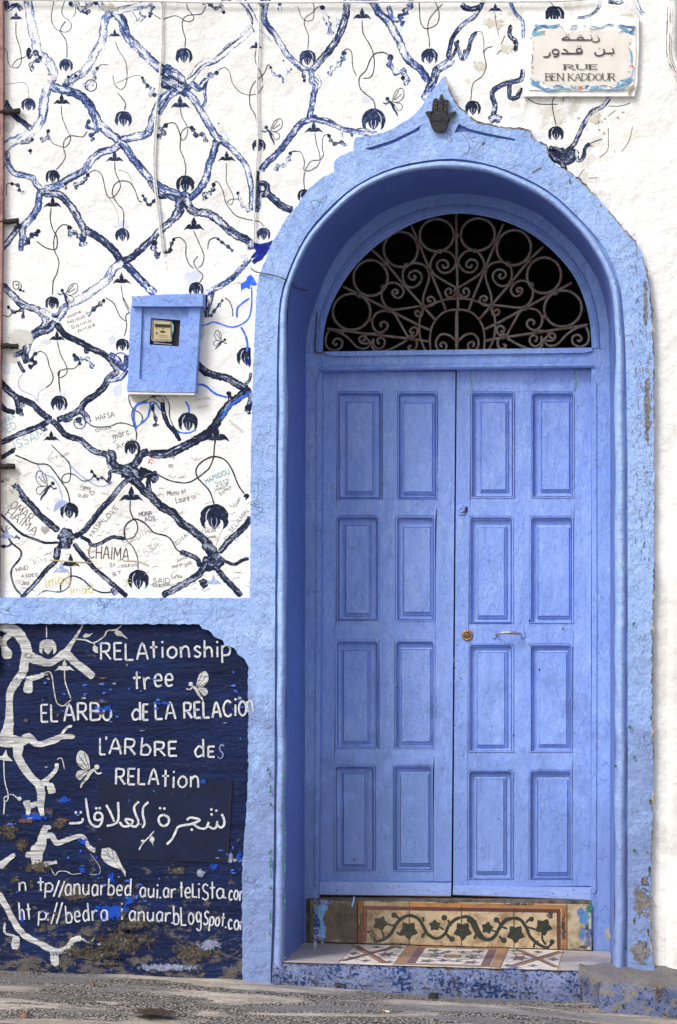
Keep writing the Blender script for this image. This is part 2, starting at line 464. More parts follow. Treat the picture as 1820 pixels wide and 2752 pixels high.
def m_chalk():
    g = G('white_mural_paint')
    c = g.mix(g.step(g.noise(30, 6, .7, (.5, 1, 2.2)), .40, .64), (.62, .62, .60), (.33, .33, .34))
    c = g.mix(g.step(g.noise(48, 6, .7, (.5, 1, 2), offs=5), .655, .69), c, (.012, .02, .09))
    a = g.bump(g.noise(9, 5, .6, (.25, 1, 3)), .035, .7); b = g.bump(g.noise(40, 6, .7, (.4, 1, 2)), .010, .8, a)
    return g.done(c, .7, b, .2)
M_CHALK = m_chalk()
def simple(name, c, rough=.6, metal=0, c2=None, scale=25, bump=.003, spec=.4):
    g = G(name); c2 = c2 or tuple(x * .6 for x in c)
    col = g.mix(g.step(g.noise(scale, 7, .7), .42, .66), c, c2)
    return g.done(col, rough, g.bump(g.noise(scale * 2, 5, .65), bump, .7), spec, metal)
def m_letter():
    g = G('white_letter_paint')
    c = g.mix(g.step(g.noise(70, 6, .7), .42, .66), (.64, .65, .66), (.38, .40, .46))
    c = g.mix(g.step(g.noise(110, 6, .75, (.5, 1, 1.6), offs=5), .60, .645), c, (.012, .025, .10))
    return g.done(c, .65, g.bump(g.noise(50, 6, .7), .006, .8), .2)
M_LETTER = m_letter()
M_LETTERF = simple('faded_letter_paint', (.20, .22, .42), .6, c2=(.03, .04, .12), scale=60)
M_RAWWOOD = simple('raw_wood_edge', (.16, .07, .03), .8, c2=(.07, .035, .02), scale=30)
M_BROWNPATCH = simple('bare_render', (.20, .165, .13), .95, c2=(.08, .065, .055), scale=22, bump=.012)
M_REDPATCH = simple('brick_red_render', (.26, .115, .085), .95, c2=(.09, .06, .055), scale=22, bump=.012)
M_GREYPATCH = simple('grey_render', (.30, .29, .29), .95, c2=(.20, .19, .185), scale=30, bump=.006)
M_BLUEFLECK = simple('blue_fleck', (.03, .08, .50), .6, c2=(.06, .2, .6), scale=50)
M_GREENFLECK = simple('green_fleck', (.03, .20, .15), .6, c2=(.01, .03, .03), scale=90)
M_IRON = simple('rusted_iron', (.19, .17, .15), .8, .0, c2=(.14, .075, .05), scale=30, bump=.004)
M_NAIL = simple('black_rusty_iron', (.010, .009, .008), .8, .0, c2=(.022, .015, .011), scale=60, bump=.004)
M_BLACK = simple('black_cast_iron', (.018, .018, .020), .55, .3, c2=(.030, .030, .032), scale=60, bump=.002)
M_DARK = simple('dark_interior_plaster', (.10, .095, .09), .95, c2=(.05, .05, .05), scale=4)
M_CABLE = simple('whitewashed_cable', (.74, .74, .72), .7, c2=(.52, .52, .51), scale=60)
M_WIRE = simple('dark_wire', (.05, .05, .05), .6, c2=(.2, .15, .1), scale=40)
M_TILE = simple('ochre_tile', (.52, .40, .25), .5, c2=(.26, .17, .09), scale=22, bump=.003)
M_TILEPLAIN = simple('plain_tan_tile', (.21, .165, .105), .6, c2=(.10, .08, .05), scale=14, bump=.004)
M_TAN = simple('tan_tile', (.46, .37, .24), .6, c2=(.22, .17, .10), scale=18, bump=.004)
M_GLAZE = simple('dark_green_glaze', (.016, .018, .013), .5, c2=(.034, .033, .022), scale=50)
M_MAROON = simple('maroon_glaze', (.075, .022, .02), .5, c2=(.10, .045, .03), scale=50)
M_ORANGE = simple('orange_glaze', (.36, .15, .045), .55, c2=(.20, .10, .05), scale=20)
M_CREAM = simple('cream_floor_tile', (.66, .60, .54), .55, c2=(.50, .44, .39), scale=18, bump=.002)
M_PINKT = simple('plain_pinkish_floor_tile', (.40, .355, .33), .6, c2=(.31, .28, .27), scale=14, bump=.002)
M_SLATE = simple('slate_green_inlay', (.10, .12, .12), .55, c2=(.16, .17, .165), scale=60)
M_PLUM = simple('plum_inlay', (.14, .075, .085), .55, c2=(.19, .12, .12), scale=60)
M_AMBER = simple('amber_inlay', (.36, .20, .10), .55, c2=(.24, .14, .09), scale=40)
M_MORTAR = simple('dirty_mortar', (.13, .12, .10), .9, c2=(.05, .045, .04), scale=24, bump=.006)
M_CERAM = simple('worn_plaque_glaze', (.70, .655, .60), .4, c2=(.64, .595, .535), scale=14, bump=.0008)
M_PLWHITE = simple('plaque_white', (.78, .775, .76), .7, c2=(.70, .69, .68), scale=30)
M_PLTXT = simple('plaque_text_brown', (.04, .03, .035), .5, c2=(.09, .06, .055), scale=80)
M_PLBLUE = simple('plaque_blue', (.09, .25, .46), .45, c2=(.20, .48, .60), scale=60)
M_PLDK = simple('plaque_dark_blue', (.03, .07, .22), .45, c2=(.15, .25, .45), scale=60)
M_PLRED = simple('plaque_red', (.55, .13, .08), .45, c2=(.7, .3, .2), scale=60)
M_PLYEL = simple('plaque_yellow', (.7, .5, .12), .45)
M_BRASS = simple('brass', (.52, .30, .13), .35, .7, c2=(.28, .14, .06), scale=80)
M_STEEL = simple('worn_steel', (.50, .47, .43), .42, .6, c2=(.16, .14, .12), scale=60)
M_PINKBOARD = simple('weathered_pink_wood', (.34, .20, .18), .8, c2=(.20, .10, .10), scale=18, bump=.006)
M_MFACE = simple('meter_face', (.50, .42, .22), .4, c2=(.42, .35, .18), scale=20)
M_MDARK = simple('meter_dark', (.012, .012, .012), .45)
M_MGREY = simple('meter_grey_rim', (.32, .31, .31), .3, .2)
M_MTEAL = simple('meter_teal', (.25, .42, .45), .4)
M_CIG = simple('cigarette_orange', (.55, .22, .06), .8); M_PAPER = simple('cigarette_paper', (.7, .67, .6), .8)

def m_patch(name, c, c2, c3, scale=24, bmp=.012, th=.62):
    g = G(name)
    at = g.new('ShaderNodeAttribute', attribute_name='edge').outputs['Fac']
    n = g.noise(scale, 9, .75); n2 = g.noise(scale * 3, 5, .75, offs=4)
    col = g.mix(g.step(n2, .40, .62), c, c2); col = g.mix(g.step(g.noise(scale * 1.3, 6, .7, offs=9), .56, .66), col, c3)
    m = g.done(col, .95, g.bump(n2, bmp, .9), .1)
    v = g.math('SUBTRACT', g.math('ADD', g.math('MULTIPLY', n, 1.5), g.math('MULTIPLY', n2, .5)), g.math('MULTIPLY', at, .80))
    mk = g.step(v, th, th + .04)
    tr = g.new('ShaderNodeBsdfTransparent'); mx = g.new('ShaderNodeMixShader')
    out = [q for q in g.t.nodes if q.type == 'OUTPUT_MATERIAL'][0]
    g.t.links.new(mk, mx.inputs[0]); g.t.links.new(tr.outputs[0], mx.inputs[1]); g.t.links.new(g.b.outputs[0], mx.inputs[2]); g.t.links.new(mx.outputs[0], out.inputs['Surface'])
    return m
MP_BROWN = m_patch('bare_brown_render', (.12, .10, .078), (.025, .023, .022), (.22, .195, .165), 42, .006, .72)
MP_RED = m_patch('bare_red_render', (.22, .10, .08), (.06, .05, .045), (.20, .17, .14), 30)
MP_GREY = m_patch('bare_grey_render', (.27, .255, .25), (.14, .13, .125), (.33, .32, .32))
MP_BLUE = m_patch('bright_blue_underpaint', (.015, .06, .42), (.02, .09, .48), (.004, .01, .06), 50, .004, .80)
MP_NAVYGREY = m_patch('scuffed_pale_paint', (.30, .33, .45), (.12, .14, .24), (.4, .42, .5), 40, .004)
MP_STAIN = m_patch('damp_grey_stain', (.52, .50, .47), (.58, .56, .53), (.62, .61, .58), 9, .0)
MP_TAN = m_patch('ochre_stain', (.62, .59, .50), (.55, .50, .40), (.68, .66, .61), 36, .002, .80)
MP_DRIP = m_patch('teal_blue_drips', (.04, .16, .32), (.15, .20, .45), (.03, .18, .16), 30, .004, .60)
MP_EARTH = m_patch('dark_earth_hollow', (.045, .03, .022), (.09, .06, .045), (.03, .02, .016), 16, .012)
def patch(name, x, y, rx, ry, mat, par, yy, n=20, rot=0):
    yy = thin(yy) - lay()
    V = [P(x, y, yy)]; ed = [0.0]; Fc = []
    for k in (1, 2, 3):
        for i in range(n):
            a = 2 * math.pi * i / n; q = (rx * math.cos(a) * k / 3, ry * math.sin(a) * k / 3)
            V.append(P(x + q[0] * math.cos(rot) - q[1] * math.sin(rot), y + q[0] * math.sin(rot) + q[1] * math.cos(rot), yy)); ed.append(k / 3)
    for i in range(n):
        j = (i + 1) % n; Fc.append((0, 1 + i, 1 + j))
        for k in (0, 1): o = 1 + k * n; Fc.append((o + i, o + n + i, o + n + j, o + j))
    return link(name, V, Fc, mat, par, {'edge': ed})

def m_street():
    g = G('street_cement')
    st = (.30, 1.2, 1)
    base = g.mix(g.step(g.noise(5, 8, .75, (.5, 1, 1)), .38, .62), (.29, .25, .21), (.46, .41, .355))
    base = g.mix(g.math('MULTIPLY', g.step(g.noise(70, 5, .8), .50, .64), .6), base, (.10, .085, .075))
    base = g.mix(g.math('MULTIPLY', g.step(g.noise(120, 3, .8, offs=3), .56, .66), .5), base, (.5, .46, .42))
    agg = g.step(g.noise(3.0, 6, .6, st, offs=5, dist=.8), .46, .52)
    vo = g.new('ShaderNodeTexVoronoi'); g.put(vo.inputs['Vector'], g.geo); vo.inputs['Scale'].default_value = 95
    pc = g.mix(g.step(vo.outputs['Color'], .35, .75), (.50, .43, .37), (.28, .265, .27))
    peb = g.mix(g.step(vo.outputs['Distance'], .25, .62), pc, (.022, .02, .02))
    base = g.mix(g.math('MULTIPLY', agg, .9), base, peb)
    wv = g.step(g.noise(5, 4, .5, (.22, 1.5, 1), offs=13, dist=1.2), .55, .60)
    base = g.mix(g.math('MULTIPLY', wv, .8), base, g.mix(g.noise(40, 5, .7), (.12, .12, .125), (.24, .23, .235)))
    a = g.bump(g.noise(6, 6, .65, st), .04, .9)
    b = g.bump(g.math('MULTIPLY', vo.outputs['Distance'], g.math('MULTIPLY', agg, -1)), .010, .9, a)
    c = g.bump(g.noise(90, 5, .8), .004, .9, b)
    return g.done(base, .85, c, .25)
M_STREET = m_street()

# ------------------------------------------------------------------ street
gl = P(0, 2603, 0); gr = P(1400, 2673, 0)
GB = (gr.z - gl.z) / (gr.x - gl.x); GA = gl.z - GB * gl.x
def gz(x):
    x = max(-3.5, min(2.5, x)); return GA + GB * x
xs = [-60, -12, -5] + [-3.5 + i * .05 for i in range(121)] + [6, 14, 60]
ys = [-60, -20, -8, -4] + [-2.4 + i * .05 for i in range(61)]
V = []; Fc = []
for yy in ys:
    for xx in xs:
        h = 0
        if abs(xx) < 4 and yy > -3.2:
            h = noise.noise(Vector((xx * 1.1, yy * 4.5, 0))) * .016 + noise.noise(Vector((xx * 3, yy * 11, 3))) * .009
        V.append((xx, yy, gz(xx) + h))
nx_ = len(xs)
for j in range(len(ys) - 1):
    for i in range(nx_ - 1):
        a = j * nx_ + i; Fc.append((a, a + 1, a + 1 + nx_, a + nx_))
st = link('street', V, Fc, M_STREET, smooth=True); st['kind'] = 'structure'

# ------------------------------------------------------------------ curves of the doorway
O_C = [(766,2600),(767,2350),(769,2000),(770,1700),(771,1400),(772,1100),(773,914),(774,829),(782,771),(800,721),(836,650),(886,586),(950,529),(1021,489),(1100,464),(1186,455),(1271,459),
       (1343,477),(1414,507),(1486,554),(1557,621),(1607,686),(1636,750),(1649,814),(1652,900),(1653,1100),(1653,1500),(1653,2000),(1652,2350),(1650,2620)]
M_C = [(726,2650),(735,2350),(738,2000),(739,1700),(741,1400),(743,1100),(746,900),(753,800),(770,743),(793,686),(829,621),(879,564),(943,507),(1021,464),(1100,439),(1200,426),(1271,432),
       (1343,450),(1414,479),(1486,521),(1557,586),(1614,650),(1650,714),(1668,771),(1676,843),(1682,950),(1687,1200),(1688,1650),(1688,2330),(1687,2620)]
N_C = [(818,2560),(819,2350),(819,2000),(820,1700),(821,1400),(822,1100),(822,957),(829,880),(854,800),(886,722),(929,655),(1000,589),(1071,550),(1143,529),(1229,520),(1307,527),(1386,546),
       (1457,582),(1521,636),(1571,693),(1612,764),(1632,843),(1637,914),(1640,1100),(1640,1500),(1640,2000),(1639,2350),(1639,2570)]
F_C = [(868,947),(870,900),(882,843),(907,786),(950,721),(1007,664),(1071,621),(1143,589),(1226,574),(1307,582),(1379,604),(1443,639),(1500,689),(1543,743),(1571,807),(1586,871),(1591,936)]
NR = 130
O_R = resample(catmull(O_C, 4), NR); M_R = resample(catmull(M_C, 4), NR); N_R = resample(catmull(N_C, 4), NR)
YD = .55     # depth of door frame

# ------------------------------------------------------------------ white wall
wall = thing('whitewashed_wall', 'white plastered house wall painted with a blue lattice of branches and hanging lantern flowers', 'wall', (0, 0, 0))
hole = [(p[0], min(p[1], 2800)) for p in O_R]
hole = [(766, 2850)] + hole + [(1650, 2850)]
outer = [(-2200, -1500), (3600, -1500), (3600, 2900), (-2200, 2900)]
# the doorway cuts the wall to its foot
poly = [(-2200, -1500), (3600, -1500), (3600, 2900), (1680, 2900)] + M_R[::-1] + [(740, 2900), (-2200, 2900)]
prism('wall_face', poly, 0.0, 0.62, M_WHITE, wall)

def T(tx, ty, s, k=3.92):
    """'x,y[,w] x,y ...' written in an enlarged tile -> photo pixels"""
    out = []
    for q in s.split():
        a = [float(c) for c in q.split(',')]
        out.append((tx + a[0] / k, ty + a[1] / k) + ((a[2] / k,) if len(a) > 2 else ()))
    return out
A_ = (0, 0); B_ = (400, 0); C_ = (800, 0); D_ = (0, 400); E_ = (400, 400); F_ = (0, 800); G_ = (400, 800); H_ = (0, 1200); I_ = (400, 1200)

def branch(tile, s, w, m, jit=.14, y=-.001):
    return ribbon('painted_branch', T(*tile, s), w * 1.1 / 3.92, m, wall, y, n=6, jit=jit)
PB, BB, DB, NB = M_BR_PALE, M_BR_BLUE, M_BR_DARK, M_BR_NAVY
for a in [
 (A_, '290,-30 330,250 375,420 400,560 480,620 545,700 560,790 520,880', 92, PB),
 (A_, '560,780 500,930 460,1080 450,1230 380,1350 250,1440 120,1500 40,1570', 92, PB),
 (A_, '530,900 600,930 700,955 850,1010 950,1120 1030,1280 1120,1380 1230,1460 1290,1510', 88, BB),
 (A_, '1230,120 1120,180 1090,330 1080,420 1010,540 940,680 870,770 780,820 690,880', 80, PB),
 (A_, '1180,110 1280,200 1330,370 1450,500 1560,610 1640,680 1740,760 1830,860', 92, BB),
 (A_, '1040,0 1090,80 1180,130', 60, PB), (A_, '1200,130 1330,90 1480,60 1600,20', 70, PB),
 (A_, '1370,120 1420,190 1440,240 1500,190 1530,150', 40, PB), (A_, '1500,60 1480,150 1540,180', 22, BB),
 (A_, '1280,1480 1430,1440 1560,1400 1630,1210 1690,1080 1780,980 1890,900', 84, BB),
 (A_, '50,1060 90,1130 160,1220 260,1300 340,1370', 56, DB),
 (A_, '30,60 90,100 140,60 190,60 225,110', 44, DB), (A_, '50,0 70,50 60,90', 55, DB), (A_, '280,0 285,40', 40, DB),
 (A_, '1290,1490 1200,1570 1080,1600 980,1670 900,1780 830,1830 700,1900 640,1940 560,1970 470,1990', 76, BB),
 (A_, '1270,1490 1340,1580 1400,1670 1500,1790 1570,1870 1630,1930 1690,1970 1820,2030 1940,2070', 78, BB),
 (D_, '45,20 70,120 150,250 330,300 380,370 440,440', 62, BB), (D_, '30,30 90,50 80,130', 34, DB),
 (D_, '430,420 410,530 400,620 330,730 250,810 235,900 260,970', 72, BB),
 (D_, '210,790 170,860 100,960 10,1070', 60, DB), (D_, '240,920 220,990 220,1080', 50, BB),
 (D_, '430,440 500,470 620,480 700,550 780,650 850,780 900,850 1000,910 1100,980 1200,1070 1260,1160 1290,1210', 76, DB),
 (D_, '850,760 880,870 880,950', 56, DB),
 (D_, '1300,1200 1200,1260 1130,1380 1000,1480 870,1570 700,1660 650,1730 590,1800', 84, PB),
 (D_, '1300,1210 1370,1260 1460,1360 1570,1470 1640,1530', 76, BB),
 (D_, '1290,1180 1360,1160 1460,1080 1568,980 1680,870 1780,780 1880,690 1920,620', 72, DB),
 (E_, '-10,300 60,380 180,450 300,490 390,520', 58, BB), (E_, '0,330 60,420 120,500 200,500 300,540 360,590', 52, DB),
 (E_, '350,560 380,480 430,520 530,430 600,320 630,180 680,60 710,-60 740,-140', 74, BB),
 (E_, '380,500 330,560 320,640 270,730', 96, DB), (E_, '390,520 420,600 460,650 520,680', 84, DB),
 (E_, '420,620 500,665 620,680 720,740 830,840 920,910 1050,970 1085,1060', 82, DB),
 (E_, '720,-110 850,-20 930,60 1020,170 1060,300 1085,430 1085,560 1078,650', 58, BB),
 (E_, '1140,230 1142,400 1150,560 1135,665', 50, NB), (E_, '1178,340 1178,640', 12, DB),
 (E_, '1180,230 1240,150 1330,70 1420,-30 1500,-140 1568,-230 1640,-290 1780,-330', 66, BB),
 (E_, '1180,480 1260,480 1340,550 1420,610 1515,650', 74, DB), (E_, '1170,360 1230,370 1250,430 1220,500', 60, DB),
 (E_, '1070,1150 1000,1230 900,1340 800,1420 700,1470 600,1540 600,1620', 56, BB),
 (E_, '1075,960 1085,1060', 60, DB),
 (E_, '600,1540 590,1640 610,1750 610,1780', 46, DB), (E_, '680,1500 650,1620 610,1740', 34, DB),
 (B_, '160,700 250,760 340,840 350,920', 90, BB), (B_, '130,860 250,880 340,930 440,960', 130, DB),
 (B_, '430,850 550,690 720,620 830,520 1000,380 1100,270 1130,190', 72, PB),
 (B_, '400,840 480,780 560,690 700,610 830,500 980,380 1085,270', 18, DB),
 (B_, '960,-20 1050,90 1110,220 1130,340', 64, PB), (B_, '920,-10 1020,80 1090,190 1090,260', 18, DB),
 (B_, '1260,-20 1220,110 1225,230 1310,340 1400,480 1470,590 1568,680 1660,740 1740,750', 62, BB),
 (B_, '1180,0 1240,60', 80, DB),
 (B_, '1170,320 1240,370 1290,440', 16, BB), (B_, '360,940 470,1040 550,1170 620,1290 690,1410 760,1480', 72, BB),
 (B_, '330,960 230,1020 160,1120 110,1210', 40, BB), (B_, '440,870 530,930 600,850', 70, BB),
 (B_, '600,880 590,980 600,1060 560,1130', 30, BB),
 (C_, '520,-20 510,150 460,320 400,440 300,570 220,660 150,740', 72, DB),
 (C_, '150,720 150,850 190,900 170,1000 150,1120 130,1220 150,1270', 60, BB), (C_, '190,790 235,860 215,930', 34, PB),
 (C_, '-10,1340 100,1265 250,1275 380,1315 480,1360 600,1385 700,1400 840,1408', 52, BB),
 (C_, '190,1240 320,1250 440,1320 530,1360', 12, DB), (C_, '600,1370 700,1350 820,1400', 12, DB),
 (C_, '470,1360 465,1420 480,1450', 24, BB), (C_, '560,1390 580,1440', 26, BB),
 (C_, '780,-10 850,120 950,220 1000,300 1070,430 1120,560 1190,650 1290,730 1380,860', 78, BB),
 (C_, '1640,620 1560,680 1470,740 1430,840 1380,960 1330,1060', 84, BB), (C_, '1460,700 1430,830 1370,930', 50, DB),
 (C_, '560,0 800,20 860,20', 34, BB), (C_, '960,60 1000,200 1070,210', 50, BB),
 (F_, '20,-140 130,-30 250,80 400,130 470,210 490,260 440,320 330,400', 72, DB),
 (F_, '420,130 560,200 620,240', 66, PB), (F_, '540,190 600,200 640,130 730,60', 24, NB),
 (F_, '580,250 520,330 420,360 330,420 290,500 265,600 290,690', 76, DB), (F_, '270,520 250,620 290,690', 40, NB),
 (F_, '260,560 180,600 100,620 0,660', 50, DB), (F_, '190,670 230,740 260,790', 36, NB),
 (F_, '590,270 690,390 850,470 950,530 1100,600 1200,700 1225,780 1140,850 1110,920 1010,1020 900,1100 830,1190 720,1250 600,1290', 66, NB),
 (F_, '900,530 920,590', 44, NB),
 (F_, '1150,600 1230,640 1290,740 1330,700 1340,600', 60, BB), (F_, '1130,880 1270,850 1340,760', 44, BB),
 (F_, '-10,870 100,990 200,1060 340,1120 430,1210 540,1290', 66, NB), (F_, '0,820 20,930', 40, NB),
 (F_, '540,1290 400,1360 200,1440 -10,1540', 58, NB),
 (F_, '540,1290 610,1350 700,1450 850,1500 930,1570 1000,1620 1130,1660 1190,1740 1240,1820 1370,1860', 62, NB),
 (F_, '160,1040 190,1130 200,1230', 54, NB), (F_, '260,1120 220,1160 230,1240', 40, NB), (F_, '-10,1110 60,1180 160,1210', 52, NB),
 (F_, '840,1190 900,1240 940,1320', 60, DB), (F_, '630,1260 700,1290 760,1260', 50, DB), (F_, '430,1370 470,1390 490,1370', 40, DB),
 (G_, '500,690 600,780 700,820 830,850 950,920 1040,960', 76, NB), (G_, '1075,790 1060,870 1000,920', 30, NB),
 (G_, '1075,960 950,1050 850,1120 750,1260 650,1400 500,1500 370,1570 200,1640 0,1650', 84, NB),
 (G_, '1075,1000 940,1080 850,1150 760,1280', 26, M_BRIGHT),
 (G_, '1065,1010 1075,1080 1040,1200', 58, NB), (G_, '30,1030 130,1060 155,1200 200,1330 280,1420 330,1510', 44, NB),
 (G_, '160,1030 215,1120 220,1250 270,1370 330,1420', 12, NB), (G_, '300,1420 420,1425 500,1390', 14, M_BRIGHT),
 (G_, '830,990 850,1030 860,1080', 44, NB), (G_, '20,1030 60,1060', 50, NB),
 (H_, '1130,60 1190,80 1200,170 1260,220 1380,260', 66, NB), (H_, '1130,90 1150,200 1200,260 1290,280', 34, DB),
 (H_, '1250,250 1400,200 1450,150 1480,90 1568,50', 80, NB), (H_, '1300,240 1400,290 1460,380', 150, NB),
 (H_, '1460,260 1560,290 1660,360', 90, NB),
 (H_, '1420,340 1520,470 1600,530 1680,620 1820,700 1920,810 2050,900 2170,1010 2230,1110', 84, NB),
 (H_, '1380,320 1270,420 1180,540 1050,680 960,800 870,900 790,950', 58, NB),
 (H_, '620,890 450,750 330,620 230,510 170,420 100,350 -10,340', 68, NB),
 (H_, '620,1010 480,1015 380,980 230,920 100,800 -10,690', 26, NB),
 (H_, '620,1040 600,1190 500,1290 400,1410 290,1530 220,1590', 46, NB), (H_, '600,1060 590,1190', 62, NB),
 (H_, '850,950 930,990 970,1040 1060,1020 1180,955 1320,975', 38, NB),
 (H_, '780,1020 850,1120 930,1210 1000,1290 1130,1400 1230,1490 1340,1580', 48, NB),
 (H_, '630,900 720,960 760,1000', 150, NB), (H_, '690,960 690,1080', 130, NB), (H_, '1180,1490 1230,1560', 60, NB),
 (H_, '1140,360 1160,320 1160,270 1250,250', 34, NB), (H_, '1480,120 1500,60', 60, NB),
 (I_, '0,60 150,80 300,20 400,-40', 26, DB),
 (I_, '600,1010 660,1100 700,1190', 110, NB), (I_, '560,1230 680,1230 760,1150', 150, NB),
 (I_, '740,1120 850,990 950,900 1030,820 1075,740', 62, NB), (I_, '780,1200 900,1240 980,1200 1055,1180', 34, NB),
 (I_, '700,1260 800,1390 900,1490 975,1575', 58, NB), (I_, '620,1230 520,1350 400,1430 280,1500 140,1570', 70, NB),
 (I_, '540,1270 515,1190 440,1150 330,1110', 52, NB), (I_, '0,300 40,290 90,280', 50, NB), (I_, '10,290 -5,400 20,500', 50, NB),
 (H_, '-10,840 60,920 130,1020 220,1100 210,1180 120,1310 150,1470 220,1560', 20, NB),
 (H_, '640,1520 650,1430 750,1365 870,1400 980,1500 1100,1540 1240,1520', 15, NB),
 (H_, '390,1575 480,1520 640,1530 740,1450 747,1260', 13, DB),
 (H_, '-10,130 60,90 110,60 150,30', 44, NB), (H_, '20,1050 80,1050 130,1020', 22, NB),
]: branch(*a)
RT = (1200, 0)
def rb(s, w, m): ribbon('painted_branch', T(1200, 0, s, 2.529), w, m, wall, n=6, jit=.15)
for s, w, m in [
 ('10,400 40,260 110,170 190,110 240,30 250,-10', 13, DB), ('60,280 110,400 150,340 170,260 200,220', 12, BB), ('430,0 470,90 520,150 522,260', 10, BB), ('100,30 150,60 230,50', 16, DB),
 ('520,470 505,540 430,560 350,590 310,640 330,720 315,790', 14, DB), ('430,560 430,660 480,660 505,610', 13, DB),
 ('290,820 330,800 370,820', 22, DB), ('1110,665 1060,725 985,765 920,870 870,975 800,1040', 13, DB),
 ('800,1030 740,1020 695,1010', 20, NB), ('700,1040 770,1080 830,1080 870,1010', 34, NB), ('780,1100 815,1170', 14, NB),
 ('880,1020 895,1090 930,1070 942,1010 975,975', 11, DB), ('975,975 1010,960 1060,945', 3, DB),
 ('1045,0 1030,60 960,110 890,122', 8, DB), ('1290,0 1310,60 1340,100', 10, BB), ('1100,10 1170,20 1200,5', 10, DB),
 ('435,175 430,240 470,280 468,345', 12, DB), ('80,270 60,350 20,410', 9, NB)]: rb(s, w, m)

# hanging lantern flowers -----------------------------------------------------------------
def lantern(cx, cy, r, mat, clipx=None, name='painted_lantern_flower', parent=None, yy=-.0018):
    q = [(math.sin(a) * 1.0, -math.cos(a) * 1.0) for a in [math.radians(d) for d in range(0, 100, 14)]]
    right = q + [(.99, .36), (.90, .66), (.60, .96), (.66, .66), (.64, .42), (.54, .24), (.42, .18), (.45, .34), (.33, .62)]
    left = [(-x, y) for x, y in right[::-1]]
    pl = right + [(0.02, 1.0)] + left[:-1]
    pl = [(cx + x * r * R.uniform(.95, 1.05), cy + y * r * R.uniform(.95, 1.05) * .92) for x, y in pl]
    if clipx: pl = [(min(x, clipx), y) for x, y in pl]
    o = flat(name, pl, mat, parent or wall, yy)
    hl = M_WASH if parent is None else M_GREYPATCH
    for a in (-.16, .14): ribbon('painted_highlight', [(cx + a * r, cy + r * .05), (cx + a * r * 1.3, cy + r * .35), (cx + a * r * .4, cy + r * .75)], r * .05, hl if R.random() < .5 else M_WASHB, parent or wall, yy - .0006, n=3, cross=2)
    for sx in ((.62,) if R.random() < .6 else (-.55,)):
        ribbon('painted_highlight', [(cx + sx * r * .55, cy - r * .62), (cx + sx * r * .98, cy - r * .25), (cx + sx * r * 1.05, cy + r * .25)], r * .06, hl, parent or wall, yy - .0006, n=3, cross=2)
def sprout(cx, cy, s, mat, parent=None, name='painted_sprout', yy=-.0018):
    s *= .5
    L = [(.05, .1), (.30, -.30), (.62, -.28), (.84, -.02), (1.12, .30), (.66, .14), (.3, .22)]
    c = [(.20, -.05), (.27, -.5), (0, -1.1), (-.27, -.5), (-.20, -.05)]
    pl = [(-x, y) for x, y in L[::-1]][:-1] + c[::-1] + L[1:] + [(0, .2)]
    flat(name, [(cx + x * s * R.uniform(.93, 1.07), cy + y * s * R.uniform(.93, 1.07)) for x, y in pl], mat, parent or wall, yy)
for t, x, y, r, m in [(A_,695,685,72,M_INKB),(A_,300,1100,74,M_INKB),(A_,1300,1250,90,M_INKB),(B_,370,585,88,M_INKB),(B_,1160,1530,72,M_INKB),
    (C_,105,605,88,M_INKB),(C_,800,1260,125,M_INKB),(C_,1390,590,88,M_INKB),(D_,555,290,75,M_INK),(D_,1290,905,75,M_INKB),(D_,550,1620,72,M_INK),
    (E_,385,365,95,M_INK),(E_,1210,895,72,M_INKB),(E_,500,1475,78,M_INK),(E_,1640,490,72,M_INK),(F_,1290,495,70,M_INK),(F_,625,1110,88,M_INK),
    (G_,415,1305,105,M_INK),(H_,730,675,95,M_INK),(H_,1395,10,82,M_INK),(H_,1460,1400,110,M_INK),(I_,690,745,150,M_INK)]:
    lantern(t[0] + x / 3.92, t[1] + y / 3.92, r / 3.92, m)
lantern(663, 958, 27, M_INK, clipx=674)
for x, y, r in [(180, 732, 54), (745, 905, 53), (735, 100, 66)]: lantern(1200 + x / 2.529, y / 2.529, r / 2.529, M_INK)
for t, x, y, r, m in [(A_,170,190,130,M_INKB),(A_,650,1075,170,M_INK),(A_,1210,370,120,M_INKB),(B_,330,1110,190,M_INKB),(B_,1130,495,120,M_INKB),
    (C_,680,175,180,M_INKB),(C_,170,1370,175,M_INKB),(D_,1210,110,170,M_INKB),(D_,555,590,170,M_INK),(D_,1280,1395,175,M_INK),
    (E_,820,105,165,M_INK),(E_,475,825,210,M_INK),(F_,600,430,155,M_INK),(F_,540,1485,160,M_INK),(G_,710,1475,270,M_INK),
    (H_,1385,540,230,M_INK),(H_,745,1240,195,M_INK)]:
    sprout(t[0] + x / 3.92, t[1] + y / 3.92, r / 3.92, m)
sprout(1331, 26, 34, M_INKB); sprout(18, 1442, 44, M_WASHB); sprout(574, 1566, 40, M_WASHB); sprout(0+650/3.92, 1200+1310/3.92, 44, M_WASHB)

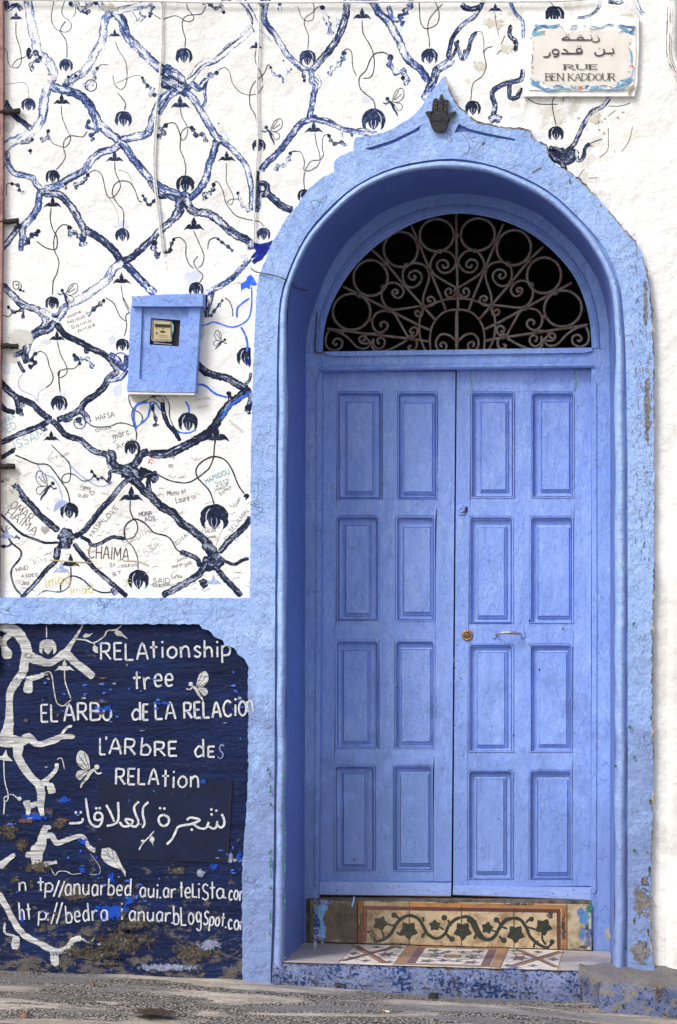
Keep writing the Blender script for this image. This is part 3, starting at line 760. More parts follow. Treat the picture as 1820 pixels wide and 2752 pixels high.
# pods / chains ----------------------------------------------------------------------------
def chain(t, s, w, m, k=3.92):
    p = T(t[0], t[1], s, k); c = catmull(p, 4); w = w / k
    c = [(q[0] + R.uniform(-.1, .1) * w, q[1] + R.uniform(-.1, .1) * w, w * (.78 + .42 * math.sin(i * 1.7))) for i, q in enumerate(c)]
    ribbon('painted_tendril', c, w, m, wall, -.0012, n=2, jit=.25)
    e = p[-1]; flat('painted_bud', [(e[0] + w * .42 * math.cos(a * .7), e[1] + w * .42 * math.sin(a * .7)) for a in range(9)], M_INK if m in (NB, DB) else M_INKB, wall, -.0013)
for a in [
 (A_, '350,740 310,690 390,640 430,610 370,560 300,600 305,525', 56, DB), (A_, '930,930 890,900 960,880 1000,820 990,760 1025,720', 42, BB),
 (A_, '870,760 820,810 800,800', 46, DB), (A_, '990,1480 950,1430 1030,1380 920,1330 935,1275', 50, BB), (A_, '1010,1250 1000,1350 1060,1360', 40, BB),
 (A_, '470,1490 440,1470 500,1450 510,1380', 48, DB), (A_, '220,1500 290,1500 340,1470', 46, DB), (A_, '940,140 880,120 960,40 850,90 800,30 745,40', 60, DB),
 (A_, '1560,920 1520,860 1500,820', 40, DB), (A_, '670,870 710,900 720,810', 40, DB), (A_, '900,30 960,20 1010,30', 60, DB),
 (B_, '540,920 590,860 650,800 715,765', 56, BB), (B_, '120,750 145,760 160,765', 40, DB), (B_, '560,30 640,40 700,90 760,60 790,130', 44, DB), (B_, '750,80 770,20 860,10', 26, DB),
 (B_, '50,60 20,130 10,170', 44, BB), (B_, '90,1450 150,1400 130,1360 180,1320', 60, DB), (B_, '600,1500 570,1420 500,1420 470,1370 452,1345', 52, DB), (B_, '40,920 30,980 60,1000', 60, BB),
 (B_, '1430,870 1390,800 1320,790 1285,710', 34, BB), (B_, '1430,870 1450,780 1420,640', 26, PB), (B_, '1470,760 1500,730', 26, BB),
 (B_, '850,1490 810,1420 770,1380 735,1300', 22, PB), (B_, '1380,110 1380,40', 50, BB),
 (C_, '340,370 330,260 300,200 262,80', 66, PB), (C_, '330,790 370,730 430,680 480,620 485,560', 60, BB), (C_, '430,190 420,260 440,300', 40, BB),
 (C_, '1150,870 1130,760 1040,760 980,690 978,600', 74, BB), (C_, '1160,880 1110,820', 60, DB), (C_, '1120,260 1080,190 1130,130 1190,60 1200,0', 66, BB),
 (C_, '500,1540 480,1500 400,1510 350,1480 330,1430', 44, DB), (C_, '10,700 60,790 70,850', 40, DB),
 (D_, '250,470 210,440 190,390 125,365', 40, DB), (D_, '820,420 790,380 870,360 900,320 925,272', 50, DB), (D_, '300,40 320,20', 50, BB), (D_, '680,420 690,370', 44, DB),
 (D_, '870,1000 840,930 790,880 740,900 732,828', 56, DB), (D_, '880,1020 870,950', 90, BB), (D_, '280,1000 330,920 380,900 403,868', 60, NB), (D_, '210,1060 270,1000', 46, BB),
 (D_, '1568,600 1530,540 1505,492', 36, DB), (D_, '200,1480 250,1500', 26, NB),
 (E_, '600,540 580,480 640,460 680,430 685,375', 52, DB), (E_, '1070,660 1000,600 960,530 940,465', 40, BB), (E_, '1340,230 1350,180 1420,180 1470,110 1492,48', 50, BB),
 (E_, '110,1130 60,1060 60,990', 80, DB), (E_, '150,1090 220,1080 240,1000 262,955', 44, NB), (E_, '890,1080 850,1040 780,990 728,950', 36, BB), (E_, '0,600 50,560 80,520', 40, DB),
 (E_, '60,1510 30,1470 0,1440', 40, PB),
 (F_, '240,220 240,130 150,150 90,98', 40, NB), (F_, '300,740 370,690 330,660 375,590', 52, NB), (F_, '980,740 930,650 860,650 800,650 782,605', 50, BB), (F_, '840,710 820,640 785,608', 30, NB),
 (F_, '920,190 980,130 1050,70 1093,30', 46, DB), (F_, '830,1340 830,1290', 80, BB), (F_, '230,1250 215,1190', 60, NB),
 (G_, '650,200 680,150 740,80 775,28', 34, DB), (G_, '630,200 610,120', 30, NB), (G_, '60,1360 80,1290 40,1170 62,1095', 40, NB), (G_, '50,1350 100,1340', 20, BB),
 (G_, '1035,1210 1040,1160', 74, NB), (G_, '845,1000 850,1010', 50, NB),
 (H_, '1170,390 1080,330 1040,340 1000,310 965,258', 34, NB), (H_, '100,60 130,60 155,22', 30, NB), (H_, '30,1060 45,1050', 44, NB), (H_, '160,945 200,965', 30, NB),
 (I_, '1020,540 1035,520', 60, NB), (I_, '570,1450 580,1440', 110, NB),
]: chain(*a)
for s, w in [('110,410 120,350 150,330 200,220', 22), ('470,350 465,290 440,260 435,175', 24), ('440,670 480,655 510,605', 24)]: chain((1200, 0), s, w, NB, 2.529)
for t, x, y, r in [(A_, 960, 900, 60), (F_, 1270, 650, 70), (F_, 840, 1320, 60)]:
    p = [(t[0] + (x + r * math.cos(a * .5)) / 3.92, t[1] + (y + r * math.sin(a * .5)) / 3.92) for a in range(14)]
    ribbon('painted_pod', p, 2.5, M_INKB, wall, -.0016, cross=2)

# thin curling stems -----------------------------------------------------------------------
def stem(t, s, w=6, m=None, k=3.92):
    ribbon('painted_stem', T(t[0], t[1], s, k), w / k * 1.15, m or M_LINE, wall, -.0020, n=5, cross=2, jit=.2)
for a in [
 (A_, '570,0 540,180 570,280 640,330 720,330 755,270 720,210 660,160 655,90 685,0'), (A_, '690,220 645,290 640,340 700,440 705,620', 8),
 (A_, '170,220 170,370 210,500 225,640 190,710 130,700 180,630 260,600 300,560', 7), (A_, '40,505 75,540 85,650 120,710', 5),
 (A_, '1215,430 1250,530 1320,640 1340,780 1320,900 1270,940 1210,890 1190,790'), (A_, '1240,980 1320,1080 1310,1160', 9), (A_, '1220,880 1330,830 1420,795 1490,800', 4),
 (A_, '645,1110 655,1230 700,1350 745,1450 720,1520 670,1550 560,1510 530,1460', 7), (A_, '920,1380 870,1440 745,1430 680,1480 670,1560 690,1640 660,1710 590,1790', 8),
 (A_, '800,60 795,130 765,180', 6), (A_, '1020,720 1070,680 1140,685', 6), (A_, '720,880 760,900 800,800', 5), (A_, '0,900 250,870 300,960 300,1040', 3),
 (B_, '400,30 410,90 475,180 440,225 370,215 340,190 270,165 150,200 110,190 50,150', 7), (B_, '600,60 560,140 480,155 400,165 355,220 360,320 385,400 380,500', 8),
 (B_, '1130,520 1120,620 1145,700 1190,790 1200,860', 7), (B_, '1280,690 1250,690 1210,780 1110,870 1065,980 1070,1120 1130,1240 1150,1460', 8),
 (B_, '730,740 800,710 850,760 880,870 950,960 1050,1000 1150,980 1210,900', 6),
 (B_, '330,1130 350,1230 410,1350 390,1450 350,1475 340,1400 400,1340 450,1340', 7), (B_, '190,1300 270,1295 310,1360 335,1450 330,1568 370,1670 390,1770 380,1860', 9),
 (C_, '680,210 690,350 760,470 800,580 805,720 770,810 690,825', 9), (C_, '975,590 900,550 810,570 760,640 720,740 650,820 660,930 720,990 800,1060 820,1160', 10),
 (C_, '480,540 530,515 570,560 580,700 620,800', 8), (C_, '0,60 40,180 100,220 160,200 175,100 160,0', 6), (C_, '250,65 200,80 160,130 80,190 75,270 115,380 105,520', 7),
 (C_, '1280,0 1290,200 1320,280 1370,300 1470,250 1490,130 1440,0', 9), (C_, '1530,40 1400,180 1370,300 1385,400 1390,500', 8),
 (C_, '180,1400 200,1520 225,1600 235,1700 180,1780', 7), (C_, '330,1410 270,1440 260,1568 275,1620 240,1680 140,1700 80,1790', 7), (C_, '-80,1600 30,1600 70,1700 65,1780 90,1800 150,1790 180,1760', 7), (C_, '75,1810 65,1900 75,2010', 8),
 (D_, '540,620 530,720 550,830 600,930 600,1030 570,1060 480,1040 380,970', 10), (D_, '730,810 660,800 600,860 570,950 570,1060 620,1180 600,1310 560,1400 555,1540', 9),
 (D_, '930,260 1000,225 1070,270 1100,380 1130,490 1180,515 1240,460 1270,390 1250,320 1215,240 1210,130', 8), (D_, '1500,560 1460,540 1420,430 1360,350 1260,340 1200,390 1185,480 1240,580 1300,660 1300,840', 9),
 (D_, '70,500 70,380 120,360', 6), (D_, '1275,1430 1300,1590 1340,1680 1365,1730', 6), (D_, '1130,490 1230,650 1250,770', 3), (D_, '1240,220 1350,260 1400,390', 3),
 (E_, '815,140 818,250 820,350 890,500 870,590 830,560 870,530 940,530', 6), (E_, '690,350 730,350 780,440 810,560 860,640 930,710 1050,745 1170,770 1210,820', 8),
 (E_, '470,860 520,970 580,1120 560,1220 520,1250', 8), (E_, '270,940 330,935 390,1000 390,1120 430,1220 475,1260', 9), (E_, '520,1130 475,1190 510,1270 570,1330 540,1400 510,1430', 9), (E_, '620,1060 640,960 720,930', 9),
 (E_, '1495,40 1530,20 1568,25', 6),
 (F_, '1110,0 1200,60 1260,190 1330,250', 9), (F_, '1370,155 1325,190 1335,300 1310,400', 8), (F_, '600,450 640,600 700,720 700,800 640,840 610,810 630,770 700,750 780,745 830,700', 8),
 (F_, '390,580 430,565 490,610 520,720 560,830 540,900 480,950', 9), (F_, '635,1000 620,850 630,770', 11), (F_, '400,1090 330,1020 220,970 195,880 240,800', 7, M_WASHB), (F_, '480,950 410,1000 400,1090', 5, M_WASHB),
 (F_, '930,1320 1000,1360 1150,1355 1250,1320 1340,1330 1440,1360 1500,1290 1480,1220 1400,1170 1360,1080 1360,1020', 10), (F_, '1568,1070 1440,1130 1390,1220 1410,1340 1440,1430 1430,1520', 10),
 (F_, '20,180 90,200 120,170 130,130', 8), (F_, '1300,0 1340,80 1365,130', 8),
 (G_, '800,0 850,40 880,120 885,200', 9), (F_, '1560,1100 1440,1130 1410,1260 1440,1385', 20, M_BRIGHT), (F_, '1470,1340 1560,1250 1590,1100', 18, M_BRIGHT),
 (G_, '0,1110 60,1100 130,1190', 12, M_BRIGHT), (G_, '930,210 940,100 1060,5', 16, M_BRIGHT), (G_, '970,310 1020,400 1040,500 1030,570', 20, M_BRIGHT), (G_, '510,910 600,930 700,1010 830,1050', 20, M_BRIGHT),
 (G_, '385,1090 420,1150 425,1220', 16, M_BRIGHT), (E_, '1082,1450 1085,1568 1078,1700 1040,1800 940,1865 850,1875 760,1845 680,1825 600,1855 540,1858', 13, M_BRIGHT),
 (G_, '0,1060 50,1055 130,1110', 8), (H_, '160,90 260,130 380,180 500,190 570,260 640,360 710,470 740,600', 12, M_INK),
 (H_, '540,-20 640,80 720,160 745,260 730,360 680,380 650,340 690,290 780,295 870,360 950,350 990,300', 9), (H_, '1375,570 1370,660 1400,750 1440,800 1450,880 1400,960 1320,975', 11, M_INK),
 (H_, '1320,975 1310,880 1340,810 1420,765 1500,790 1568,850 1628,910 1748,940 1808,990 1868,1090 1990,1150', 13, M_INK), (H_, '1320,975 1400,1060 1450,1180 1455,1300', 9),
 (I_, '705,-90 690,0 680,120 640,220 580,280 510,330 430,375 330,380 200,350 90,290', 12, M_INK), (I_, '1010,500 940,400 880,250 800,140 680,105 560,160 500,240 510,320 560,380 640,470 690,610', 13, M_INK),
 (H_, '0,830 30,850', 9), (H_, '70,900 60,860 80,830', 6),
]: stem(*a)
for s, w in [('330,85 340,170 358,245', 3), ('200,215 240,220 255,300 250,360', 3), ('315,315 270,330 255,370 270,450 240,520 180,570 165,690', 4.5), ('400,240 370,300', 4), ('340,370 370,340', 4),
             ('550,665 620,705 760,708', 4.5), ('740,655 720,690 725,760 745,850', 5), ('800,655 790,690', 4), ('700,10 740,50', 4)]:
    ribbon('painted_stem', T(1200, 0, s, 2.529), w / 2.0, M_LINE, wall, -.002, n=5, cross=2)

# faded ghosts of older flowers
for x, y, rx, ry in [(325, 605, 20, 10), (520, 745, 22, 16), (430, 580, 12, 14), (1000 / 3.92 + 60, 1050, 10, 14), (10, 990, 22, 14), (160, 1350, 16, 9), (125, 920, 12, 6), (170, 1072, 10, 22), (655, 690, 10, 8), (880, 500, 16, 8), (985, 268, 16, 8), (300, 915, 8, 12), (365, 1330, 14, 10), (240, 1290, 26, 5), (120, 1280, 24, 5)]:
    flat('painted_ghost', blobpts(x, y, rx, ry, x, rough=.5), M_WASH, wall, -.0006)
ribbon('painted_ghost', T(0, 1200, '390,180 450,280 560,330 620,420 660,550'), 4, M_WASHB, wall, -.0007)
ribbon('painted_ghost', T(0, 1200, '690,130 780,240 900,340 1050,420 1200,380'), 4, M_WASHB, wall, -.0007)
flat('painted_ghost', T(0, 1200, '560,690 580,610 650,550 720,590 650,640 600,670'), M_WASHB, wall, -.0008)
# ultramarine repaint by the arch
flat('painted_leaf', rag(T(400, 400, '1110,985 1180,1000 1250,985 1310,962 1290,1010 1250,1090 1200,1160 1110,1215 1085,1185 1140,1130 1085,1155 1075,1140 1130,1080 1105,1040'), 1, 5), M_ULTRA, wall, -.0022)
flat('painted_leaf', rag(T(400, 400, '968,1420 1030,1382 1035,1350 1075,1318 1110,1370 1142,1430 1100,1442 1070,1430 1060,1480 1020,1460 985,1480 975,1512'), .8, 5), M_BRIGHT, wall, -.0022)
flat('painted_leaf', T(400, 800, '1015,650 1076,640 1076,700 1062,735'), M_ULTRA, wall, -.0026)

# winged figures ----------------------------------------------------------------------------
def fairy(x, y, s, flip=1, rot=0.0, parent=None, m=None, fill=None, yy=-.0024):
    parent = parent or wall; m = m or M_LINE
    def q(a, b):
        a *= flip; ca, sa = math.cos(rot), math.sin(rot)
        return (x + (a * ca - b * sa) * s, y + (a * sa + b * ca) * s)
    up = [q(*p) for p in [(.15, -.1), (.35, -.75), (.75, -1.0), (.95, -.8), (.92, -.35), (.6, -.05), (.3, 0)]]
    lo = [q(*p) for p in [(.3, 0), (.75, .1), (.85, .4), (.6, .6), (.4, .35), (.25, .1)]]
    if fill:
        flat('painted_wing', catmull(up, 3), fill, parent, yy + .0003); flat('painted_wing', catmull(lo, 3), fill, parent, yy + .0003)
        strokes('painted_wing_vein', [[q(.2, -.1), q(.6, -.9)], [q(.25, -.05), q(.85, -.7)], [q(.3, 0), q(.88, -.3)], [q(.35, .1), q(.75, .45)]], s * .035, M_HATCH, parent, yy, n=1)
    else:
        strokes('painted_wing', [up + [up[0]], lo, [q(.25, -.2), q(.6, -.85)], [q(.3, -.15), q(.8, -.6)]], s * .035 + .5, m, parent, yy)
    body = M_CHALK if fill else M_INKB
    ribbon('painted_figure', [q(-.12, -.12) + (s * .12,), q(.12, .1) + (s * .2,), q(.25, .45) + (s * .16,), q(.45, .75) + (s * .12,), q(.5, 1.0) + (s * .05,)], s * .15, body, parent, yy - .0003, n=3, cross=3)
    strokes('painted_arm', [[q(-.05, -.1), q(-.28, .1), q(-.5, .02)]], s * .07 + .5, body, parent, yy - .0003)
    flat('painted_head', [q(-.2 + .14 * math.cos(a * .8), -.25 + .14 * math.sin(a * .8)) for a in range(8)], body, parent, yy - .0004)
fairy(722, 352, 36, 1, .1); fairy(1049, 275, 38, 1); fairy(172, 790, 34, 1, .2); fairy(598, 918, 26, -1, .25); fairy(133, 1308, 40, -1, .1)
stem(D_, '215,1480 225,1440 190,1400 145,1400 140,1450 170,1480 200,1460 190,1425 165,1440', 8)

# ------------------------------------------------------------------ hand lettering
ST = {}
def S(c, w, *ls): ST[c] = (w, [[tuple(float(v) for v in p.split(',')) for p in l.split()] for l in ls])
# y: 0 = baseline, 1 = cap height
S('A', .72, '0,0 .36,1 .72,0', '.13,.36 .59,.36'); S('B', .62, '0,0 0,1', '0,1 .5,.95 .5,.58 0,.54', '0,.54 .62,.45 .6,.05 0,0')
S('C', .66, '.64,.85 .35,1 .05,.75 0,.4 .15,.08 .42,0 .66,.15'); S('D', .68, '0,0 0,1', '0,1 .5,.9 .68,.5 .5,.1 0,0'); S('E', .5, '.5,1 0,1', '0,1 0,0', '0,0 .5,0', '0,.52 .42,.52')
S('F', .5, '.5,1 0,1', '0,1 0,0', '0,.5 .4,.5'); S('G', .7, '.64,.85 .35,1 .05,.75 0,.4 .15,.08 .5,0 .68,.2', '.68,.2 .66,.42 .4,.42'); S('H', .62, '0,0 0,1', '.62,0 .62,1', '0,.5 .62,.5')
S('I', .1, '.05,0 .05,1'); S('J', .45, '.42,1 .42,.2', '.42,.2 .25,0 0,.15'); S('K', .62, '0,0 0,1', '.6,1 0,.45', '.15,.55 .62,0'); S('L', .5, '0,1 0,0', '0,0 .5,0')
S('M', .8, '0,0 .05,1', '.05,1 .4,.35', '.4,.35 .75,1', '.75,1 .8,0'); S('N', .66, '0,0 0,1', '0,1 .66,0', '.66,0 .66,1'); S('O', .74, '.37,1 .05,.75 .02,.3 .35,0 .68,.25 .7,.7 .37,1')
S('P', .58, '0,0 0,1', '0,1 .5,.95 .55,.65 .4,.48 0,.48'); S('R', .64, '0,0 0,1', '0,1 .5,.95 .55,.68 .4,.5 0,.48', '.25,.48 .64,0'); S('S', .56, '.54,.88 .28,1 .05,.8 .2,.55 .5,.4 .52,.12 .25,0 0,.12')
S('T', .66, '0,1 .66,1', '.33,1 .33,0'); S('U', .66, '0,1 0,.3 .2,0 .5,.02 .66,.3 .66,1'); S('V', .66, '0,1 .33,0', '.33,0 .66,1'); S('X', .6, '0,0 .6,1', '0,1 .6,0'); S('Y', .6, '0,1 .3,.5', '.6,1 .15,0')
S('a', .5, '.44,.6 .2,.66 .02,.4 .1,.05 .3,.02 .46,.25', '.46,.64 .48,0'); S('b', .5, '0,1.05 0,0', '0,.45 .25,.64 .5,.4 .4,.05 0,.02'); S('c', .46, '.44,.55 .2,.66 .02,.35 .15,.02 .46,.1')
S('d', .52, '.48,1.1 .5,0', '.48,.5 .25,.66 .02,.35 .15,.02 .48,.15'); S('e', .48, '.02,.34 .46,.36 .35,.64 .1,.6 .0,.3 .15,.02 .46,.08'); S('g', .5, '.46,.55 .2,.66 .02,.4 .2,.1 .46,.3', '.48,.62 .46,-.2 .25,-.38 .02,-.25')
S('h', .5, '0,1.05 0,0', '0,.4 .2,.62 .42,.5 .46,0'); S('i', .1, '.05,.64 .05,0', '.05,.92'); S('l', .12, '.05,1.05 .05,0'); S('n', .5, '0,.64 .02,0', '.02,.42 .2,.64 .42,.55 .48,0')
S('o', .52, '.26,.66 .03,.45 .03,.15 .26,0 .49,.18 .48,.5 .26,.66'); S('p', .5, '0,.64 0,-.42', '0,.5 .25,.66 .5,.45 .4,.08 0,.05'); S('r', .4, '0,.64 .02,0', '.02,.4 .2,.62 .4,.6'); S('s', .42, '.4,.56 .2,.66 .04,.5 .2,.35 .4,.2 .25,0 0,.08')
S('t', .42, '.2,.98 .22,0', '0,.62 .42,.64'); S('u', .5, '0,.64 .03,.15 .25,0 .45,.2', '.46,.64 .48,0'); S('/', .42, '0,-.1 .42,1.05'); S('.', .1, '.05,.02'); S(':', .1, '.05,.05', '.05,.5'); S("'", .08, '.04,1 .02,.75')
S('1', .2, '0,.8 .15,1', '.15,1 .15,0'); S('2', .5, '0,.8 .25,1 .48,.75 .0,0', '0,0 .5,0'); S('0', .5, '.25,1 .02,.5 .25,0 .48,.5 .25,1'); S('+', .5, '0,.4 .5,.4', '.25,.15 .25,.65')
S('j', .3, '.2,.64 .2,-.2 .0,-.3'); S('v', .5, '0,.64 .25,0', '.25,0 .5,.64'); S('k', .5, '0,1 0,0', '.4,.64 0,.3', '.1,.4 .45,0'); S('w', .7, '0,.64 .15,0', '.15,0 .35,.5', '.35,.5 .52,0', '.52,0 .7,.64'); S(' ', .4); S('*', .6, '.3,0 0,.5 .15,.75 .3,.55 .45,.75 .6,.5 .3,0'); S('m', .7, '0,.64 0,0', '0,.45 .18,.64 .34,.5 .34,0', '.34,.45 .52,.64 .68,.5 .7,0'); S('y', .5, '0,.64 .22,.1', '.48,.64 .1,-.35')
def write(txt, x0, y0, x1, y1, h, w, mat, parent, yy, gap=.24, name='painted_letters', per=False):
    tot = sum(ST[c][0] + gap for c in txt) - gap
    L = math.hypot(x1 - x0, y1 - y0); ux, uy = (x1 - x0) / L, (y1 - y0) / L; k = L / tot; s = 0; lines = []
    for c in txt:
        wd, ls = ST[c]; jy = R.uniform(-.04, .04) * h
        grp = []
        for l in ls:
            grp.append([(x0 + ux * (s + p[0]) * k - uy * (-(p[1])) * h * -1 * -1 if False else x0 + ux * (s + p[0]) * k + uy * p[1] * h,
                         y0 + uy * (s + p[0]) * k - ux * p[1] * h + jy) for p in l])
        if per and grp: strokes('painted_letter', grp, w, mat, parent, yy)
        lines += grp; s += wd + gap
    if not per: strokes(name, lines, w, mat, parent, yy)

# visitors' scribbles on the white wall
gx = [('HAFSA', 260, 1131, 308, 1118, 13, 1.6, M_PEN), ('OMAR', 258, 1162, 300, 1152, 9, 1.4, M_PEN), ('marc', 306, 1180, 348, 1166, 16, 1.8, M_PEN), ('Anan', 316, 1208, 362, 1186, 15, 1.5, M_PEN),
 ('Fanny', 217, 1313, 243, 1317, 11, 1.3, M_PEN), ('Rida', 212, 1338, 236, 1336, 11, 1.3, M_PEN), ('Manu et', 451, 1332, 500, 1326, 13, 1.7, M_PEN), ('Laure', 474, 1352, 510, 1345, 16, 1.7, M_PEN),
 ('OMAR', 26, 1362, 78, 1404, 24, 2.2, M_PENBR), ('HAIMA', 14, 1384, 92, 1438, 22, 2.2, M_PENBR), ('MONA', 374, 1388, 408, 1384, 12, 1.7, M_INKB), ('ADIL', 390, 1402, 422, 1396, 12, 1.7, M_INKB),
 ('CHAIMA', 238, 1500, 345, 1506, 34, 3.2, M_PENBR), ('HAMIDOU', 554, 1298, 618, 1272, 13, 2.2, M_PENT), ('2012', 580, 1308, 616, 1298, 12, 2.0, M_PENT), ('Jawad', 576, 1322, 612, 1306, 9, 1.2, M_PEN), ('Samia', 592, 1332, 622, 1310, 9, 1.2, M_PEN),
 ('SAID', 412, 1568, 456, 1566, 13, 1.8, M_PEN), ('SOUKAINA', 410, 1578, 458, 1574, 8, 1.4, M_PEN), ('2012', 498, 1524, 516, 1514, 8, 1.3, M_PEN), ('Maroc', 464, 1528, 492, 1518, 8, 1.3, M_PEN), ('Anna', 478, 1512, 502, 1500, 8, 1.3, M_PEN),
 ('SaSa', 460, 1556, 488, 1552, 9, 1.4, M_PEN), ('YASSIN', 248, 1444, 278, 1402, 12, 1.6, M_PEN), ('LOVE', 284, 1402, 318, 1366, 13, 1.6, M_PEN), ('MED', 4, 1170, 46, 1150, 20, 2.0, M_PENT), ('HAKKA', 0, 1148, 42, 1122, 14, 1.8, M_PENT),
 ('ISSAM', 42, 1206, 122, 1172, 22, 1.8, M_PENT), ('SELAMIN', 622, 1432, 670, 1376, 12, 1.4, M_PEN), ('Yasmin', 612, 1132, 652, 1164, 9, 1.2, M_PENF), ('FAYSAL', 526, 1078, 566, 1072, 7, 1.0, M_PENF), ('ISLAM', 530, 1098, 560, 1094, 7, 1.0, M_PENF),
 ('Imane', 182, 856, 218, 840, 9, 1.3, M_PEN), ('Najoua', 184, 870, 228, 852, 9, 1.3, M_PEN), ('Salma', 192, 884, 246, 864, 8, 1.2, M_PEN), ('Anas', 210, 894, 256, 874, 8, 1.2, M_PEN), ('HIND', 44, 1536, 76, 1530, 11, 1.6, M_PEN), ('ASDESI', 58, 1552, 104, 1548, 8, 1.3, M_PEN), ('Rita', 92, 1518, 126, 1508, 13, 1.4, M_PENF),
 ('2012', 60, 1572, 78, 1571, 8, 1.3, M_PEN), ('Imad', 124, 1578, 190, 1566, 26, 2.6, M_PENY), ('Imad', 190, 1598, 250, 1594, 22, 2.6, M_PENY), ('SALAH', 550, 1432, 580, 1430, 8, 1.1, M_PEN), ('AMAL', 560, 1448, 584, 1446, 8, 1.1, M_PEN), ('PI', 457, 1232, 468, 1234, 7, 1.3, M_PEN), ('RE', 454, 1256, 466, 1256, 8, 1.3, M_PEN), ('NAWAL' if False else 'NADIA', 338, 1470, 404, 1430, 18, 1.4, M_PENF), ('CASA', 372, 1498, 430, 1470, 16, 1.3, M_PENF), ('SOUFIAN', 326, 1525, 368, 1522, 8, 1.2, M_PEN), ('St', 296, 1523, 310, 1521, 9, 1.4, M_PEN), ('ST', 304, 1548, 328, 1543, 9, 1.4, M_PEN), ('ELISA', 476, 1466, 504, 1440, 9, 1.1, M_PEN), ('int', 132, 1238, 156, 1232, 9, 1.0, M_PEN), ('Rick', 166, 1232, 186, 1220, 9, 1.1, M_PEN) if False else ('Rida', 166, 1232, 186, 1220, 9, 1.1, M_PEN), ('Gael', 634, 1362, 648, 1340, 9, 1.2, M_PEN)]
for t, a, b, c, d, h, w, m in gx: write(t, a, b, c, d, h, w * .85, m, wall, -.0028, name='graffiti')
for x, y, s, m in [(248, 1326, 12, M_PEN), (520, 1336, 11, M_PEN)]: write('*', x - s / 2, y + s / 2, x + s / 2, y + s / 2, s * 1.3, 1.3, m, wall, -.0028, name='graffiti')
flat('graffiti', [(120 + p[0] * 1.0, 1424 + p[1]) for p in [(0, 12), (-10, 2), (-10, -8), (-4, -12), (0, -8), (6, -12), (12, -6), (12, 2)]], M_PENF, wall, -.0028)
strokes('graffiti', [T(0, 1200, '560,40 498,130 620,215 680,130'), T(400, 1200, '560,880 580,840 640,870 690,860 740,840 770,880 740,940 700,1070', 3.92), T(400, 1200, '560,880 580,930 640,970 700,1070')], 1.1, M_PENF, wall, -.0028, n=1)
for i in range(170):
    x = R.uniform(5, 665); y = 1590 - abs(R.gauss(0, 190))
    if y < 1000: continue
    n = R.randint(2, 5); p = [(x, y)]
    for k in range(n): p.append((p[-1][0] + R.uniform(2, 7), p[-1][1] + R.uniform(-5, 4)))
    strokes('graffiti', [p], R.uniform(.8, 1.4), R.choice([M_PENF, M_PENF, M_PEN, M_PENF, M_PENY if y > 1500 else M_PENF]), wall, -.0027)
for i in range(16):
    strokes('graffiti', [[(R.uniform(398, 416), R.uniform(1228, 1246))]], 2.4, M_PENR, wall, -.0028)
# cracks scraped in the white plaster
strokes('plaster_crack', [T(0, 1200, '520,1195 720,1210 960,1228'), T(0, 1200, '1300,1205 1450,1212 1568,1255')], 3.2, M_TAN, wall, -.0029)
for s in ['1100,720 1180,720 1250,700', '1100,870 1100,930 1095,1020 1040,1070', '1265,860 1240,960 1190,1030', '1095,790 1150,750', '900,1200 925,1160 940,1150', '970,1210 1025,1207', '1145,1020 1145,1040']:
    strokes('plaster_crack', [T(1200, 0, s, 2.529)], 1.8, M_BROWNPATCH, wall, -.0006)
for i in range(20):
    x = 1600 + R.gauss(0, 25); y = 330 + R.gauss(0, 35)
    flat('plaster_chip', blobpts(x, y, R.uniform(1.5, 5), R.uniform(1.5, 4), i, 8), R.choice([M_TAN, M_GREYPATCH]), wall, -.0006)
for x, y, rx, ry in [(25, 1275, 60, 60), (30, 1340, 50, 60), (60, 905, 60, 40), (20, 960, 50, 40), (400, 1075, 90, 26), (20, 340, 40, 30), (545, 860, 14, 120)]:
    patch('damp_stain', x, y, rx, ry, MP_STAIN, wall, -.0005)
for x, y, rx, ry in [(290, 20, 80, 30), (1330, 60, 90, 60), (1360, 130, 60, 50), (1230, 270, 24, 60), (1600, 320, 60, 60), (1680, 40, 60, 10), (1290, 180, 50, 60), (640, 760, 40, 16)]:
    patch('ochre_stain', x, y, rx, ry, MP_TAN, wall, -.0005)
# rust and damp stains
for x, y, rx, ry, m in [(445, 705, 4, 9, M_TAN), (449, 722, 2.5, 16, M_TAN), (438, 1058, 16, 4, M_TAN), (470, 1065, 10, 3, M_GREYPATCH)]:
    patch('damp_stain', x, y, rx * 2, ry * 1.6, MP_TAN if m is M_TAN else MP_STAIN, wall, -.00055)

# ------------------------------------------------------------------ blue plaster surround
sur = thing('door_surround', 'raised light blue plaster surround with pointed crest framing the arched doorway', 'door surround', (P(1200, 2640, 0).x, -.03, gz(P(1200, 2640, 0).x)))
YS = -.03
left = [(652, 2660), (650, 2350), (656, 2260), (662, 2170), (667, 2080), (667, 1790), (657, 1770), (640, 1760), (630, 1742), (604, 1733), (600, 1722), (575, 1710), (561, 1694), (545, 1690), (535, 1677), (300, 1677), (-500, 1674)]
left = rag(left, 1.6, 9, 3, False)
top = rag([(-500, 1604), (300, 1607), (672, 1607), (673, 1500), (674, 1200), (680, 1000), (687, 860), (688, 800), (697, 739), (716, 693), (734, 647), (775, 578), (800, 552), (829, 507), (864, 478), (897, 462), (896, 443), (901, 430), (914, 419),
   (949, 405), (951, 383), (955, 370), (1030, 357), (1070, 337), (1106, 314), (1132, 288), (1142, 268), (1172, 232), (1190, 207)], 1.3, 9, 5, False)
